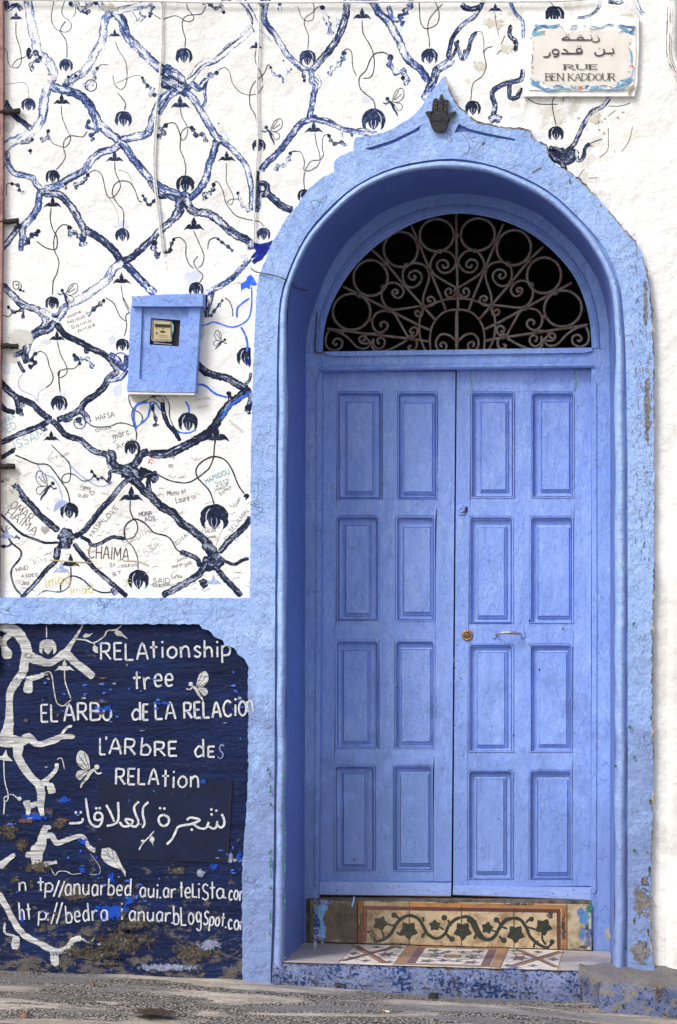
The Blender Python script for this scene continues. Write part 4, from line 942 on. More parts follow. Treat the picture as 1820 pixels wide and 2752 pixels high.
right = rag([(1196, 205), (1202, 222), (1210, 252), (1226, 278), (1247, 300), (1271, 320), (1295, 332), (1358, 342), (1415, 348), (1429, 353), (1426, 368), (1440, 378), (1469, 391), (1473, 419), (1500, 447), (1548, 474), (1580, 506), (1615, 542), (1647, 581), (1678, 618), (1700, 640), (1722, 679), (1739, 736), (1750, 814), (1755, 900), (1758, 1100),
   (1757, 1500), (1752, 1800), (1755, 2100), (1750, 2330), (1746, 2450), (1752, 2560), (1760, 2600)], 2.2, 10, 9, False)
gl_ = [(980, 400), (1050, 378), (1110, 350), (1131, 337), (1127, 350), (1060, 384), (1000, 404)]
gr_ = [(1233, 333), (1221, 356), (1262, 355), (1310, 366), (1384, 379), (1384, 373), (1310, 358), (1262, 346)]
outerp = left + top + right + [(1760, 2640), (1687, 2640)] + M_R[::-1][1:-1] + [(728, 2665)]
prism('plaster_face', outerp, YS, .002, M_SUR, sur, holes=[gl_, gr_])
for g_ in (gl_, gr_): prism('incised_groove', g_, YS + .016, None, M_REV, sur)
def mixc(a, b, t): return [(p[0] + (q[0] - p[0]) * t, p[1] + (q[1] - p[1]) * t) for p, q in zip(a, b)]
rings = []
for t, y in [(0, YS), (.04, -.006), (.16, -.004), (.24, -.024), (.40, -.036), (.62, -.038), (.82, -.030), (.95, -.012), (1.0, .010)]:
    rings.append([P(u, v, y) for u, v in mixc(M_R, O_R, t)])
# undulate the hand-made bead
for k in range(2, 9):
    for i, p in enumerate(rings[k]): p += Vector((noise.noise(p * 5) * .006, 0, noise.noise(p * 6 + Vector((4, 0, 0))) * .005))
loft('arch_moulding', rings, M_BEAD, sur)
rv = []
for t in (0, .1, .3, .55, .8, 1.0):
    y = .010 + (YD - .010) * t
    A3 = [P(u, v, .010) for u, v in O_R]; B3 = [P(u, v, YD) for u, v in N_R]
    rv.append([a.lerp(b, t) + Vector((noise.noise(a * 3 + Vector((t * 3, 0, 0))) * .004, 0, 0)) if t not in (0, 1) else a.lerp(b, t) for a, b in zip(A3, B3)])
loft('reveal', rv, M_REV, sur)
# brown broken edge along the right side
edge = right
for i in range(0, len(edge) - 3, 2):
    if R.random() < (.75 if edge[i][1] < 1000 else .5):
        seg = [(p[0] + R.uniform(-1, 2.0), p[1]) for p in edge[i:i + 4]]
        ribbon('broken_edge', seg, R.uniform(1.5, 5), R.choice([M_TAN, M_BROWNPATCH, M_BROWNPATCH]), sur, YS - .0006, n=3, jit=.5, cross=2)
k = 2.529
for x, y, rx, ry, rot in [(250, 975, 12, 26, .7), (615, 1155, 9, 66, 1.0), (840, 1235, 14, 30, -.3), (790, 1340, 12, 10, 0), (1050, 1400, 14, 18, .3), (700, 1255, 18, 7, -.6)]:
    patch('bare_patch', 1200 + x / k, y / k, rx / k * 1.5, ry / k * 1.3, MP_GREY, sur, YS - .0006, rot=rot)
for x, y, rx, ry in [(1385, 1280, 16, 42), (1345, 1830, 40, 56), (1335, 1960, 44, 70), (1380, 1750, 14, 60), (1390, 700, 8, 40)]:
    patch('bare_patch', 1200 + x / k, 1650 + y / k, rx / k * 1.5, ry / k * 1.5, MP_BROWN if x > 1336 else MP_GREY, sur, YS - .0006)
k = 3.733
for x, y, rx, ry in [(1250, 60, 36, 60), (1255, 390, 44, 58), (1280, 570, 18, 80), (1220, 230, 50, 70), (1240, 700, 40, 60), (1140, 450, 12, 50)]:
    patch('bare_patch', 1400 + x / k, 2352 + y / k, rx / k * 1.6, ry / k * 1.5, R.choice([MP_BROWN, MP_GREY]), sur, YS - .0007)
flat('bare_patch', blobpts(1633, 2510, 7, 20, 3, 20, .5), M_GREYPATCH, sur, YS - .01)
# flaking slivers on the upper right of the arch
for i in range(260):
    yv = R.uniform(600, 1500); xv = 1752 - abs(R.gauss(0, 26)) - (0 if yv > 900 else (900 - yv) * .16)
    if xv < 1697: continue
    a = 1.35 + R.uniform(-.25, .25); l = R.uniform(4, 14)
    ribbon('paint_flake', [(xv, yv), (xv + math.cos(a) * l * -.4, yv + math.sin(a) * l)], R.uniform(.9, 2.4), R.choice([M_GREYPATCH, M_BROWNPATCH, M_REV]), sur, YS - .0007, n=2, cross=2, taper=True)
for i in range(60):
    a = R.uniform(0, 1); p = M_R[int(66 + a * 26)]; q = (p[0] + R.uniform(14, 60), p[1] - R.uniform(0, 30))
    ribbon('paint_flake', [q, (q[0] + R.uniform(1, 4), q[1] + R.uniform(3, 9))], R.uniform(.8, 1.8), R.choice([M_GREYPATCH, M_REV]), sur, YS - .0007, n=2, cross=2)
for x, y, rx, ry in [(1720, 2560, 50, 60), (1725, 2420, 40, 70), (1740, 1100, 14, 200), (1735, 820, 12, 120)]:
    patch('grime', x, y, rx, ry, MP_GREY if y > 1500 else MP_GREY, sur, YS - .0008)
# green paint showing along the bead edge
for i in range(46):
    yv = R.triangular(1950, 2620, 2350); xv = R.choice([728, 766]) + R.uniform(-3, 1)
    flat('paint_chip', blobpts(xv, yv, R.uniform(1, 3), R.uniform(2, 9), i, 9, .6), M_GREENFLECK, sur, -.0395)
for x, y in [(1703, 1655 + 22), (1704, 2037), (1693, 1955), (1740, 2290), (1705, 2286), (1655, 2059), (721, 2067)]:
    flat('paint_chip', blobpts(x, y, 4, 5, x, 10, .6), M_GREENFLECK, sur, -.0396)

# ------------------------------------------------------------------ navy wainscot
dado = thing('navy_wainscot', 'dark navy painted lower wall with white tree mural, butterflies and hand lettering', 'wall', (P(300, 2600, 0).x, -.004, gz(P(300, 2600, 0).x)))
YN = -.006
V = []; Fc = []
us = [-500 + i * 20 for i in range(61)]; vs = [1668 + i * 12 for i in range(86)]
for v in vs:
    for u in us:
        p = P(u, v, YN); p.y += noise.noise(Vector((p.x * 2.2, 0, p.z * 6))) * .0006 + noise.noise(Vector((p.x * 5, 4, p.z * 5))) * .0006
        V.append(p)
for j in range(len(vs) - 1):
    for i in range(len(us) - 1):
        a = j * len(us) + i; Fc.append((a, a + 1, a + 1 + len(us), a + len(us)))
link('painted_plaster', V, Fc, M_NAVY, dado, smooth=True)
YW = -.0076
J_ = (0, 1600); K_ = (0, 2000)
def tb(t, s, w, k=3.92, jit=.1): ribbon('painted_branch', T(t[0], t[1], s, k), w / k, M_CHALK, dado, YW, n=5, jit=jit)
for a in [(J_, '-20,330,70 60,345,90 150,370,110 230,450,110 285,580,110 260,700,100 245,800,90 180,900,90 110,1020,80 100,1200,76 95,1350,100 70,1500,150 60,1600,160', 90),
 (J_, '260,620,120 400,680,100 520,710,76 600,670,76 690,620,90 800,710,80 900,790,80 990,860,80', 80),
 (J_, '690,600,70 760,500,44 830,390,26 875,310,16', 30), (J_, '790,460 900,470 990,500 1100,430 1130,375 1220,362 1285,315', 15), (J_, '990,500 1000,540', 12),
 (J_, '120,400,60 40,480,60 50,560,80 75,620,110 80,670,70', 80), (J_, '-10,430 10,520', 50),
 (J_, '270,880,40 350,870,60 430,850,44 460,820,44', 44), (J_, '310,890,60 300,960,100 290,1030,80', 90), (J_, '460,820 520,805 550,860 570,1000 600,1130 660,1165 700,1140 750,1100', 12), (J_, '680,790 690,920 750,1090', 12), (J_, '490,320 492,450', 12),
 (J_, '-10,1560,90 100,1530,120 230,1540,100 300,1500,100 400,1568,60 560,1530,70 650,1490,60 790,1490,44', 60), (J_, '640,1480 700,1400 760,1375', 26),
 (K_, '200,-40,140 190,120,90 260,260,84 350,370,76 420,440,90 435,560,80 430,650,70 450,760,40', 80), (K_, '420,420,60 480,380,50 540,330,44 590,270,40 600,200,44', 44), (K_, '520,410,60 540,470,80 550,520,80', 80),
 (K_, '400,620,60 320,650,60 280,610,70 300,690,50 290,760,40', 56), (K_, '600,160 650,150 680,260', 10), (K_, '200,580 130,530 80,540', 10), (K_, '40,170 50,380 85,520 80,590 45,600 50,560 90,540', 12), (K_, '50,600 40,740', 14),
 (K_, '490,860,60 450,960,80 440,1050,110 390,1130,140 390,1220,110 390,1320,90', 90), (K_, '450,870 540,880', 40), (K_, '460,980,60 540,960,60 600,1040,60 700,1010,50 820,970,46 880,980,50 930,1070,46 990,1115,50 1060,1090,40 1145,1000,36', 50),
 (K_, '400,1300,60 490,1260,56 560,1250,30 600,1240,44', 50), (K_, '530,1290 580,1380 620,1340 700,1340 760,1370 860,1360', 8), (K_, '940,1370 1040,1370 1050,1290 950,1150', 6), (K_, '-10,1290,90 80,1220,60 160,1160,40', 70),
 (K_, '270,1160 330,1170', 60)]: tb(*a)
for a in [('-10,110 50,220 100,310 150,370', 36), ('130,360 230,410 300,450 350,470', 36), ('300,470 400,450 440,395 490,385', 34), ('320,470 340,550', 50), ('100,370 90,450', 50), ('30,290 30,350 90,370', 14), ('490,385 540,410 575,370', 10)]: tb((0, 2350), a[0], a[1], 2.24, .2)
for c in [('205,575', 24), ('600,240', 22), ('480,400', 40)]:
    x, y = [float(q) for q in c[0].split(',')]; flat('painted_bud', [(x / 3.92 + c[1] / 3.92 * math.cos(a * .6), 2000 + y / 3.92 + c[1] / 3.92 * math.sin(a * .6)) for a in range(10)], M_CHALK, dado, YW)
for s, t in [('870,430 900,400 940,410 980,395 950,430 890,450', J_), ('1205,390 1225,365 1270,375 1300,410 1350,462 1290,430 1230,425', J_), ('978,540 1000,525 1030,545 1035,610 1000,600 980,580', J_),
             ('1075,1100 1150,1088 1215,1130 1250,1200 1280,1270 1325,1340 1325,1400 1270,1320 1180,1290 1100,1240 1065,1180', K_), ('-10,130 30,120 65,55 80,120 140,180 60,175 -10,160', K_)]:
    flat('painted_leaf', T(t[0], t[1], s), M_CHALK, dado, -.0112 if s.startswith('1075') else YW - .0005)
strokes('painted_leaf_vein', [T(0, 2000, '1085,1110 1180,1200 1310,1370'), T(0, 2000, '1130,1110 1150,1170'), T(0, 2000, '1180,1110 1200,1210'), T(0, 2000, '1090,1160 1170,1190'), T(0, 2000, '1230,1170 1235,1240')], 1.3, M_HATCH, dado, -.0116)
ribbon('painted_branch', T(0, 2000, '1465,1115 1500,1050 1568,980 1625,915'), 14 / 3.92, M_CHALK, dado, -.0112)
flat('painted_leaf', T(0, 2000, '1480,1020 1500,1005 1530,1015 1510,1035'), M_CHALK, dado, -.0112)
flat('painted_leaf', T(400, 2000, '30,960 60,990 58,1020 45,1040 50,1075 30,1040 8,1015 15,985'), M_CHALK, dado, -.0112)
sprout(680 / 3.92, 1600 + 770 / 3.92, 46, M_CHALK, dado, yy=YW)
lantern(505 / 3.92, 1600 + 542 / 3.92, 23, M_CHALK, parent=dado, yy=YW)
fairy(522, 1848, 42, 1, -.08, dado, M_CHALK, M_CHALK, YW); fairy(249, 2072, 50, -1, .15, dado, M_CHALK, M_CHALK, YW)

LW = 5.4; YL = -.0084
def wl(t, x0, y0, x1, y1, h, w=LW, m=None, yy=YL, gap=.24, name='painted_letters'): write(t, x0, y0, x1, y1, h, w, m or M_LETTER, dado, yy, gap, per=True)
wl('RELA', 272, 1773, 398, 1771, 44); wl('tion', 404, 1770, 510, 1768, 46); wl('ship', 522, 1766, 619, 1764, 44)
wl('t', 358, 1852, 378, 1852, 48, 5.5); wl('r', 389, 1851, 405, 1850, 48, 5.5); wl('ee', 416, 1846, 465, 1845, 50)
wl('EL', 112, 1939, 156, 1938, 46, 5.5); wl('ARB', 173, 1938, 268, 1936, 46, 5.5); wl('o', 277, 1936, 299, 1936, 52, 5.5); wl('d', 355, 1936, 378, 1936, 44, 5.5); wl('E', 385, 1935, 399, 1935, 42, 5.5)
wl('LA', 419, 1934, 472, 1932, 46); wl('RELAC', 496, 1931, 623, 1926, 42, 5.8); wl('i', 632, 1925, 634, 1925, 48); wl('o', 643, 1925, 663, 1924, 60)
write('n', 667, 1915, 682, 1913, 46, 4.5, M_LETTER, dado, -.0306, per=True)
wl('L', 269, 2027, 284, 2027, 44, 5); wl("'", 285, 2014, 287, 2014, 34, 5); wl('AR', 294, 2026, 364, 2028, 42, 5.5); wl('b', 379, 2028, 403, 2030, 44, 5.5); wl('RE', 417, 2032, 476, 2031, 38, 5.8); wl('d', 524, 2034, 548, 2034, 44, 5.5); wl('E', 560, 2034, 577, 2034, 28, 5); wl('S', 585, 2038, 598, 2040, 38, 4, M_LETTERF)
wl('RELA', 312, 2107, 426, 2109, 42, 5.2, None, -.0112); wl('tion', 435, 2114, 534, 2118, 46, 5.2, None, -.0112)
# arabic line and web addresses
def K5(s): return T(0, 2000, s)
def K6(s): return T(400, 2000, s)
for grp in [[K5('730,832 800,832 860,822 874,780')], [K5('800,718')], [K5('852,718')], [K5('905,570 922,700 945,810 990,860 1040,865 1072,820 1078,750 1040,718 1002,740 1000,790 1040,800 1072,785')], [K5('1015,675')], [K5('1053,675')],
            [K5('1120,640 1160,710 1205,815')], [K5('1245,610 1248,790 1200,845 1125,860')], [K5('1262,820 1300,865 1370,855 1400,805 1322,790 1360,845 1430,868 1460,815 1430,740 1415,660 1465,605')], [K5('1500,880 1525,830 1505,740 1515,660 1565,610')],
            [K6('155,742 108,770 112,830 155,862 205,835 208,775 155,742')], [K6('120,675')], [K6('165,678')], [K6('190,1055 245,1000 285,920 312,870 380,852 450,840 540,800 480,778 430,775 402,800')], [K6('470,840 530,882 600,885 632,820')], [K6('630,865 680,890 715,865 722,810')], [K6('722,850 760,880 795,845 790,780 768,738')],
            [K6('660,688')], [K6('712,700')], [K6('662,740')], [K6('453,900')]]:
    strokes('painted_letter', grp, 6.0, M_LETTER, dado, -.0114)
ll = [('n', 52, 2394, 70, 2394, 36), ('t', 101, 2395, 118, 2395, 38), ('p', 122, 2396, 141, 2397, 38), ('/', 144, 2406, 160, 2406, 38), ('/', 158, 2406, 174, 2406, 38), ('anuar', 175, 2404, 284, 2407, 44), ('bed', 291, 2405, 351, 2408, 42), ('aui', 376, 2411, 424, 2413, 38), ('.', 430, 2413, 432, 2413, 30),
      ('ar', 439, 2412, 472, 2413, 38), ('t', 484, 2412, 492, 2412, 42), ('e', 498, 2412, 512, 2412, 42), ('L', 518, 2412, 530, 2412, 36), ('i', 534, 2413, 536, 2413, 42), ('S', 544, 2418, 560, 2418, 42), ('t', 564, 2416, 578, 2416, 46), ('a', 582, 2414, 602, 2414, 40), ('.', 605, 2414, 607, 2414, 30), ('con', 615, 2418, 654, 2420, 40),
      ('ht', 54, 2472, 84, 2470, 44), ('p', 104, 2472, 124, 2473, 36), (':', 128, 2472, 130, 2472, 36), ('/', 138, 2478, 154, 2478, 50), ('/', 152, 2478, 168, 2478, 50), ('bed', 179, 2480, 240, 2476, 44), ('ra', 249, 2474, 290, 2472, 42), ('i', 327, 2470, 329, 2470, 46), ('anuar', 347, 2472, 458, 2478, 38), ('.', 462, 2480, 464, 2480, 30),
      ('bLog', 468, 2486, 541, 2484, 48), ('Spot', 547, 2484, 602, 2490, 36), ('.', 606, 2492, 608, 2492, 30), ('co', 614, 2498, 642, 2498, 40), ('n', 646, 2499, 655, 2499, 34)]
for a in ll: wl(*a, 4.3)
# damage: bare render and bright flecks
for x, y, rx, ry, m in [(25, 2235, 45, 45, M_BROWNPATCH), (60, 2270, 35, 30, M_BROWNPATCH), (70, 2205, 34, 9, M_REDPATCH), (160, 2215, 34, 22, M_BROWNPATCH), (165, 2205, 26, 8, M_REDPATCH), (130, 2180, 22, 14, M_BROWNPATCH), (93, 2190, 14, 12, M_REDPATCH), (155, 2152, 9, 8, M_BROWNPATCH),
    (40, 2365, 24, 14, M_BROWNPATCH), (85, 2375, 14, 24, M_BROWNPATCH), (275, 1885, 24, 10, M_BROWNPATCH), (272, 1917, 14, 8, M_BROWNPATCH), (275, 1822, 16, 4, M_REDPATCH), (270, 1838, 10, 4, M_REDPATCH), (70, 1937, 10, 8, M_BROWNPATCH), (154, 1922, 7, 6, M_BROWNPATCH),
    (490, 2345, 30, 8, M_BROWNPATCH), (340, 2490, 42, 16, M_BROWNPATCH), (330, 2540, 60, 26, M_BROWNPATCH), (240, 2570, 70, 16, M_BROWNPATCH), (300, 2590, 50, 10, M_BROWNPATCH), (95, 2440, 12, 10, M_BROWNPATCH), (120, 2490, 12, 12, M_BROWNPATCH), (150, 2455, 14, 9, M_BROWNPATCH),
    (560, 2560, 26, 12, M_BROWNPATCH), (330, 2455, 16, 12, M_BROWNPATCH), (298, 2412, 9, 8, M_BROWNPATCH), (360, 2412, 9, 12, M_BROWNPATCH), (540, 2350, 12, 8, M_GREYPATCH), (270, 2000, 8, 4, M_BLUEFLECK)]:
    patch('bare_patch', x, y, rx * 1.45, ry * 1.6, {M_BROWNPATCH: MP_BROWN, M_REDPATCH: MP_RED, M_GREYPATCH: MP_NAVYGREY}.get(m, MP_BLUE), dado, YW - .0014)
for x, y, rx, ry in [(330, 2530, 230, 75), (250, 2560, 200, 50), (520, 2560, 150, 60), (100, 2330, 90, 40), (360, 2480, 120, 40), (480, 2340, 70, 26), (200, 2400, 120, 60)]:
    patch('bare_patch', x, y, rx, ry, MP_BROWN, dado, YW - .0002)
for x, y, rx, ry in [(90, 2195, 130, 26), (170, 2150, 60, 24), (280, 1905, 90, 26), (220, 2260, 46, 26), (300, 2360, 30, 50), (640, 2300, 22, 50), (575, 2330, 40, 20), (220, 2338, 30, 22), (350, 2420, 44, 40), (60, 1826, 60, 8), (420, 1826, 60, 8), (640, 1880, 18, 70), (60, 2470, 20, 80), (300, 2450, 180, 60), (545, 2100, 22, 18), (440, 1890, 90, 14)]:
    patch('bright_fleck', x, y, rx, ry, MP_BLUE, dado, YW - .0002 if ry > 30 else YW - .0016)
for x, y, rx, ry in [(540, 2345, 30, 16), (440, 2600, 150, 20), (560, 2540, 60, 30), (620, 2310, 14, 30)]:
    patch('pale_scuff', x, y, rx, ry, MP_NAVYGREY, dado, YW - .0018)
for i in range(90):
    cx, cy, sx, sy = R.choice([(90, 2200, 90, 22), (270, 1900, 60, 25), (330, 2050, 190, 110), (340, 2390, 60, 30), (300, 2440, 160, 40), (620, 2300, 22, 30), (230, 2270, 60, 40), (300, 1840, 100, 40), (640, 1900, 14, 60)])
    x, y = R.gauss(cx, sx), R.gauss(cy, sy)
    if x > 655 or x < 0 or y < 1690 or y > 2590: continue
    flat('paint_fleck', blobpts(x, y, R.uniform(1.5, 8), R.uniform(1, 3.5), i, 9, .6), M_BLUEFLECK if R.random() < .8 else M_GREYPATCH, dado, YW - .0020)

# metal flap in the wainscot
hat = thing('meter_hatch', 'flat navy metal access flap set in the lower wall under the lettering', 'hatch', (P(440, 2310, 0).x, -.012, P(440, 2310, 0).z))
hp = [(264, 2086), (440, 2090), (622, 2096), (617, 2200), (611, 2314), (500, 2311), (400, 2307), (256, 2296)]
YH = -.0100
def disc(x, y, r, n=10): return [(x + r * math.cos(2 * math.pi * a / n), y + r * math.sin(2 * math.pi * a / n)) for a in range(n)]
prism('flap', hp, YH, -.002, M_HATCH, hat, holes=[disc(383, 2129, 4.5), disc(419, 2131, 4.5), disc(462, 2134, 5), disc(497, 2137, 5)])
prism('hole_backing', [(376, 2120), (508, 2126), (508, 2146), (376, 2140)], -.0094, None, M_MDARK, hat)
flat('keyhole', disc(299, 2190, 8), M_NAIL, hat, YH - .0006)
strokes('painted_shadow_line', [[(256, 2297), (400, 2309), (611, 2316)], [(623, 2096), (618, 2200), (612, 2316)]], 2.6, M_NAIL, hat, YH + .0004, n=1)  # shadow along the flap's lower and right edges, painted as dark strips
# ------------------------------------------------------------------ door frame
fr = thing('door_frame', 'blue painted wooden door frame with arched head and transom', 'door frame', P(1230, 2560, YD))
FN = 90
n_arch = resample([p for p in catmull(N_C, 4) if p[1] <= 960], FN); f_arch = resample(catmull(F_C, 6), FN)
n_arch[0] = (822, 948); n_arch[-1] = (1638, 938)
rings = []
for t, y in [(0, YD), (.50, YD - .002), (.52, YD + .008), (.56, YD + .008), (.58, YD), (.74, YD - .004), (.78, YD + .006), (.86, YD + .006), (.90, YD + .014), (1.0, YD + .020), (1.0, YD + .07)]:
    rings.append([P(u, v, y) for u, v in mixc(n_arch, f_arch, t)])
loft('arched_head', rings, M_FRAME, fr, smooth=False)
prism('jamb_post', [(822, 948), (866, 948), (864, 1004), (866, 1040), (863, 1700), (857, 2405), (852, 2545), (818, 2545), (820, 1700)], YD, .66, M_FRAME, fr)
prism('jamb_post', [(1591, 938), (1640, 938), (1641, 1700), (1640, 2565), (1594, 2565), (1588, 2420), (1591, 1700), (1590, 992)], YD, .66, M_FRAME, fr)
prism('jamb_bead', [(852, 1030), (862, 1004), (866, 1004), (862, 1700), (857, 2380), (846, 2380), (851, 1700)], YD - .008, YD, M_FRAME, fr)
prism('jamb_bead', [(1592, 1004), (1603, 1030), (1604, 1700), (1602, 2400), (1592, 2400), (1594, 1700)], YD - .005, YD, M_FRAME, fr)
prism('transom', [(866, 948), (1591, 937), (1590, 985), (866, 995)], YD + .004, .66, M_FRAME, fr)
prism('transom_sill', [(868, 945), (1591, 934), (1591, 943), (1570, 948), (900, 957), (880, 953)], YD - .012, .62, M_FRAME, fr)
rr_ = []
for v0, y in [(-12, YD + .003), (-10, YD - .010), (-4, YD - .016), (1, YD - .010), (4, YD + .010), (6, .66)]:
    a = 26 if v0 == -12 else (14 if v0 == -10 else 0)
    rr_.append([P(858 + a + (1598 - 858 - 2 * a) * i / 12, 995 + v0 - 9.5 * i / 12, y) for i in range(13)])
loft('transom_moulding', rr_, M_FRAME, fr, smooth=False)
# ------------------------------------------------------------------ door leaves
YL_ = .598
def panel(u0, v0, u1, v1, par, iu0, iv0, iu1, iv1):
    def rect(a, b, c, d, y, ch=0):
        a += R.uniform(-.8, .8); b += R.uniform(-.8, .8); c += R.uniform(-.8, .8); d += R.uniform(-.8, .8)
        pts = [(a + ch, b), (c - ch, b), (c, b + ch), (c, d), (a, d), (a, b + ch)] if ch else [(a, b), (c, b), (c, b), (c, d), (a, d), (a, b)]
        return [P(x, z, y) for x, z in pts]
    iu0 += R.uniform(-3, 3); iu1 += R.uniform(-3, 3); iv0 += R.uniform(-4, 4); iv1 += R.uniform(-4, 4)
    rg = [rect(u0, v0, u1, v1, YL_ + .001, 0), rect(u0, v0, u1, v1, YL_ + .001, 9), rect(u0 + .8, v0 + .8, u1 - .8, v1 - .8, YL_ + .006, 9), rect(u0 + 1.5, v0 + 1.5, u1 - 1.5, v1 - 1.5, YL_ - .004, 8.5), rect(u0 + 4.5, v0 + 5, u1 - 4.5, v1 - 3, YL_ - .003, 6), rect(u0 + 5, v0 + 6.5, u1 - 5, v1 - 4, YL_ + .008, 5), rect(u0 + 7, v0 + 9, u1 - 7, v1 - 5, YL_ + .000, 4), rect(u0 + 9, v0 + 12, u1 - 9, v1 - 7, YL_ + .017, .5),
          rect(iu0 - 5, iv0 - 7, iu1 + 8, iv1 + 8, YL_ + .019, .5), rect(iu0 - 4.5, iv0 - 6.5, iu1 + 7.5, iv1 + 7.5, YL_ + .011, .5), rect(iu0 - 2, iv0 - 3, iu1 + 4.5, iv1 + 4.5, YL_ + .008, .5), rect(iu0 - 1.6, iv0 - 2.5, iu1 + 4, iv1 + 4, YL_ + .012, .5), rect(iu0, iv0, iu1, iv1, YL_ + .004, .5)]
    loft('panel', rg, M_WOOD, par, closed=True, smooth=False, cap=True)
def leaf(label, lx, rx, top, cols, rows, inner, kick, extra=None):
    t = thing('door_leaf', label, 'door', P((lx[0] + rx[0]) / 2, kick[0][1], YL_))
    back = YL_ + .045
    quadp = lambda n, p: prism(n, p, YL_ + R.uniform(-.0008, .0008), back, M_WOOD, t)
    # cols[row] = (a0,a1,b0,b1); rows = (v0,v1)
    e = .6
    Ls = [(lx[0], top)] + [(lx[0] + (lx[1] - lx[0]) * (r[1] - top) / 1400, r[1]) for r in rows] + [(lx[1], kick[0][1])]
    quadp('stile', Ls + [(cols[3][0] - e, kick[0][1])] + [(c[0] - e, (r[0] + r[1]) / 2) for c, r in list(zip(cols, rows))[::-1]] + [(cols[0][0] - e, top)])
    Rs = [(rx[0], top)] + [(rx[0] + (rx[1] - rx[0]) * (r[1] - top) / 1400, r[1]) for r in rows] + [(rx[1], kick[0][1])]
    quadp('stile', Rs + [(cols[3][3] + e, kick[0][1])] + [(c[3] + e, (r[0] + r[1]) / 2) for c, r in list(zip(cols, rows))[::-1]] + [(cols[0][3] + e, top)])
    c0 = cols[0]; quadp('rail', [(c0[0], top), (c0[3], top), (c0[3], rows[0][0]), (c0[0], rows[0][0])])
    for i in range(3):
        a, b = cols[i], cols[i + 1]
        quadp('rail', [(a[0], rows[i][1]), (a[3], rows[i][1]), (b[3], rows[i + 1][0]), (b[0], rows[i + 1][0])])
    c3 = cols[3]; quadp('rail', [(c3[0], rows[3][1]), (c3[3], rows[3][1]), (c3[3], kick[0][1]), (c3[0], kick[0][1])])
    for c, r in zip(cols, rows):
        quadp('muntin', [(c[1] + e, r[0]), (c[2] - e, r[0]), (c[2] - e, r[1]), (c[1] + e, r[1])])
        for q in (0, 2):
            i0, i1 = inner[q // 2]
            panel(c[q], r[0], c[q + 1], r[1], t, c[q] + i0, r[0] + 30, c[q + 1] - i1, r[1] - 22)
    prism('kickboard', kick, YL_ - .018, YL_ + .03, M_KICK, t)
    prism('kickboard_edge', [(kick[3][0], kick[3][1] - 2.2), (kick[2][0], kick[2][1] - 2.2), kick[2], kick[3]], YL_ - .0188, YL_ - .0181, M_RAWWOOD, t)
    for _ in range(5):
        x = R.uniform(kick[0][0] + 20, kick[1][0] - 20)
        flat('nail_head', disc(x, kick[0][1] + R.uniform(10, 25), 1.8, 7), M_NAIL, t, YL_ - .0165)
    return t
lf = leaf('left door leaf of the blue panelled double door, without any lock or handle', (867, 860), (1224, 1213), 998,
     [(906, 1028, 1068, 1177), (904, 1020, 1063, 1171), (901, 1019, 1061, 1170), (898, 1010, 1057, 1165)], [(1052, 1342), (1385, 1669), (1719, 2012), (2055, 2342)], [(26, 30), (22, 14)],
     [(860, 2369), (1213, 2374), (1212, 2410), (858, 2406)])
rt = leaf('right door leaf of the blue panelled double door, with brass lock and pull handle', (1228, 1218), (1590, 1588), 992,
     [(1265, 1384, 1427, 1544), (1261, 1380, 1423, 1542), (1258, 1381, 1423, 1540), (1257, 1380, 1421, 1538)], [(1052, 1339), (1386, 1677), (1729, 2022), (2068, 2364)], [(28, 26), (28, 16)],
     [(1218, 2381), (1588, 2386), (1587, 2420), (1217, 2406)])
# lock cylinders and handle on the right leaf
def ringdisc(name, u, v, r, prof, mat, par, y0):
    c = P(u, v, y0); rgs = []
    for rr, dy in prof:
        rgs.append([c + Vector((math.cos(a * math.pi / 8) * rr * r, dy, math.sin(a * math.pi / 8) * rr * r)) for a in range(16)])
    loft(name, rgs, mat, par, closed=True, cap=True)
ringdisc('lock_rose', 1256, 1707, .024, [(1, .004), (1, -.006), (.85, -.010), (.68, -.010), (.64, -.004), (.6, -.004)], M_BRASS, rt, YL_)
ringdisc('lock_cylinder', 1256, 1707, .014, [(1, .0), (1, -.008), (.8, -.010), (.3, -.010)], simple('dark_brass', (.22, .14, .06), .4, .6), rt, YL_)
flat('keyhole', disc(1256, 1701, 2, 8), M_NAIL, rt, YL_ - .0125)
ringdisc('night_latch_rose', 1241, 1371, .024, [(1, .003), (1, -.003), (.85, -.006), (.6, -.004)], M_WOOD, rt, YL_)
ringdisc('night_latch_cylinder', 1241, 1370, .012, [(1, .0), (1, -.010), (.6, -.011), (.5, -.008)], M_FRAME, rt, YL_)
flat('keyhole', T(1200, 900, '128,1165 145,1170 148,1190 140,1210 118,1212 128,1195', 2.529), M_NAIL, rt, YL_ - .0065)
for s in ['700,215 740,200 800,215 830,260 850,330 830,400 780,412 755,390 765,330 790,290', '1230,260 1290,240 1310,290 1315,340 1325,380 1300,400 1240,400 1225,340 1235,300']:
    prism('handle_plate', T(1200, 1650, s, 6.27), YL_ - .005, YL_, M_WOOD, rt)
hp3 = [P(1200 + x / 6.27, 1650 + y / 6.27, YL_ + d) for x, y, d in [(830, 340, -.004), (870, 345, -.03), (930, 320, -.045), (1030, 315, -.048), (1140, 320, -.045), (1210, 330, -.03), (1240, 320, -.004)]]
tube('handle_bar', hp3, [.004, .004, .005, .0062, .0068, .0068, .0062, .005, .004, .004], M_STEEL, rt, 10)
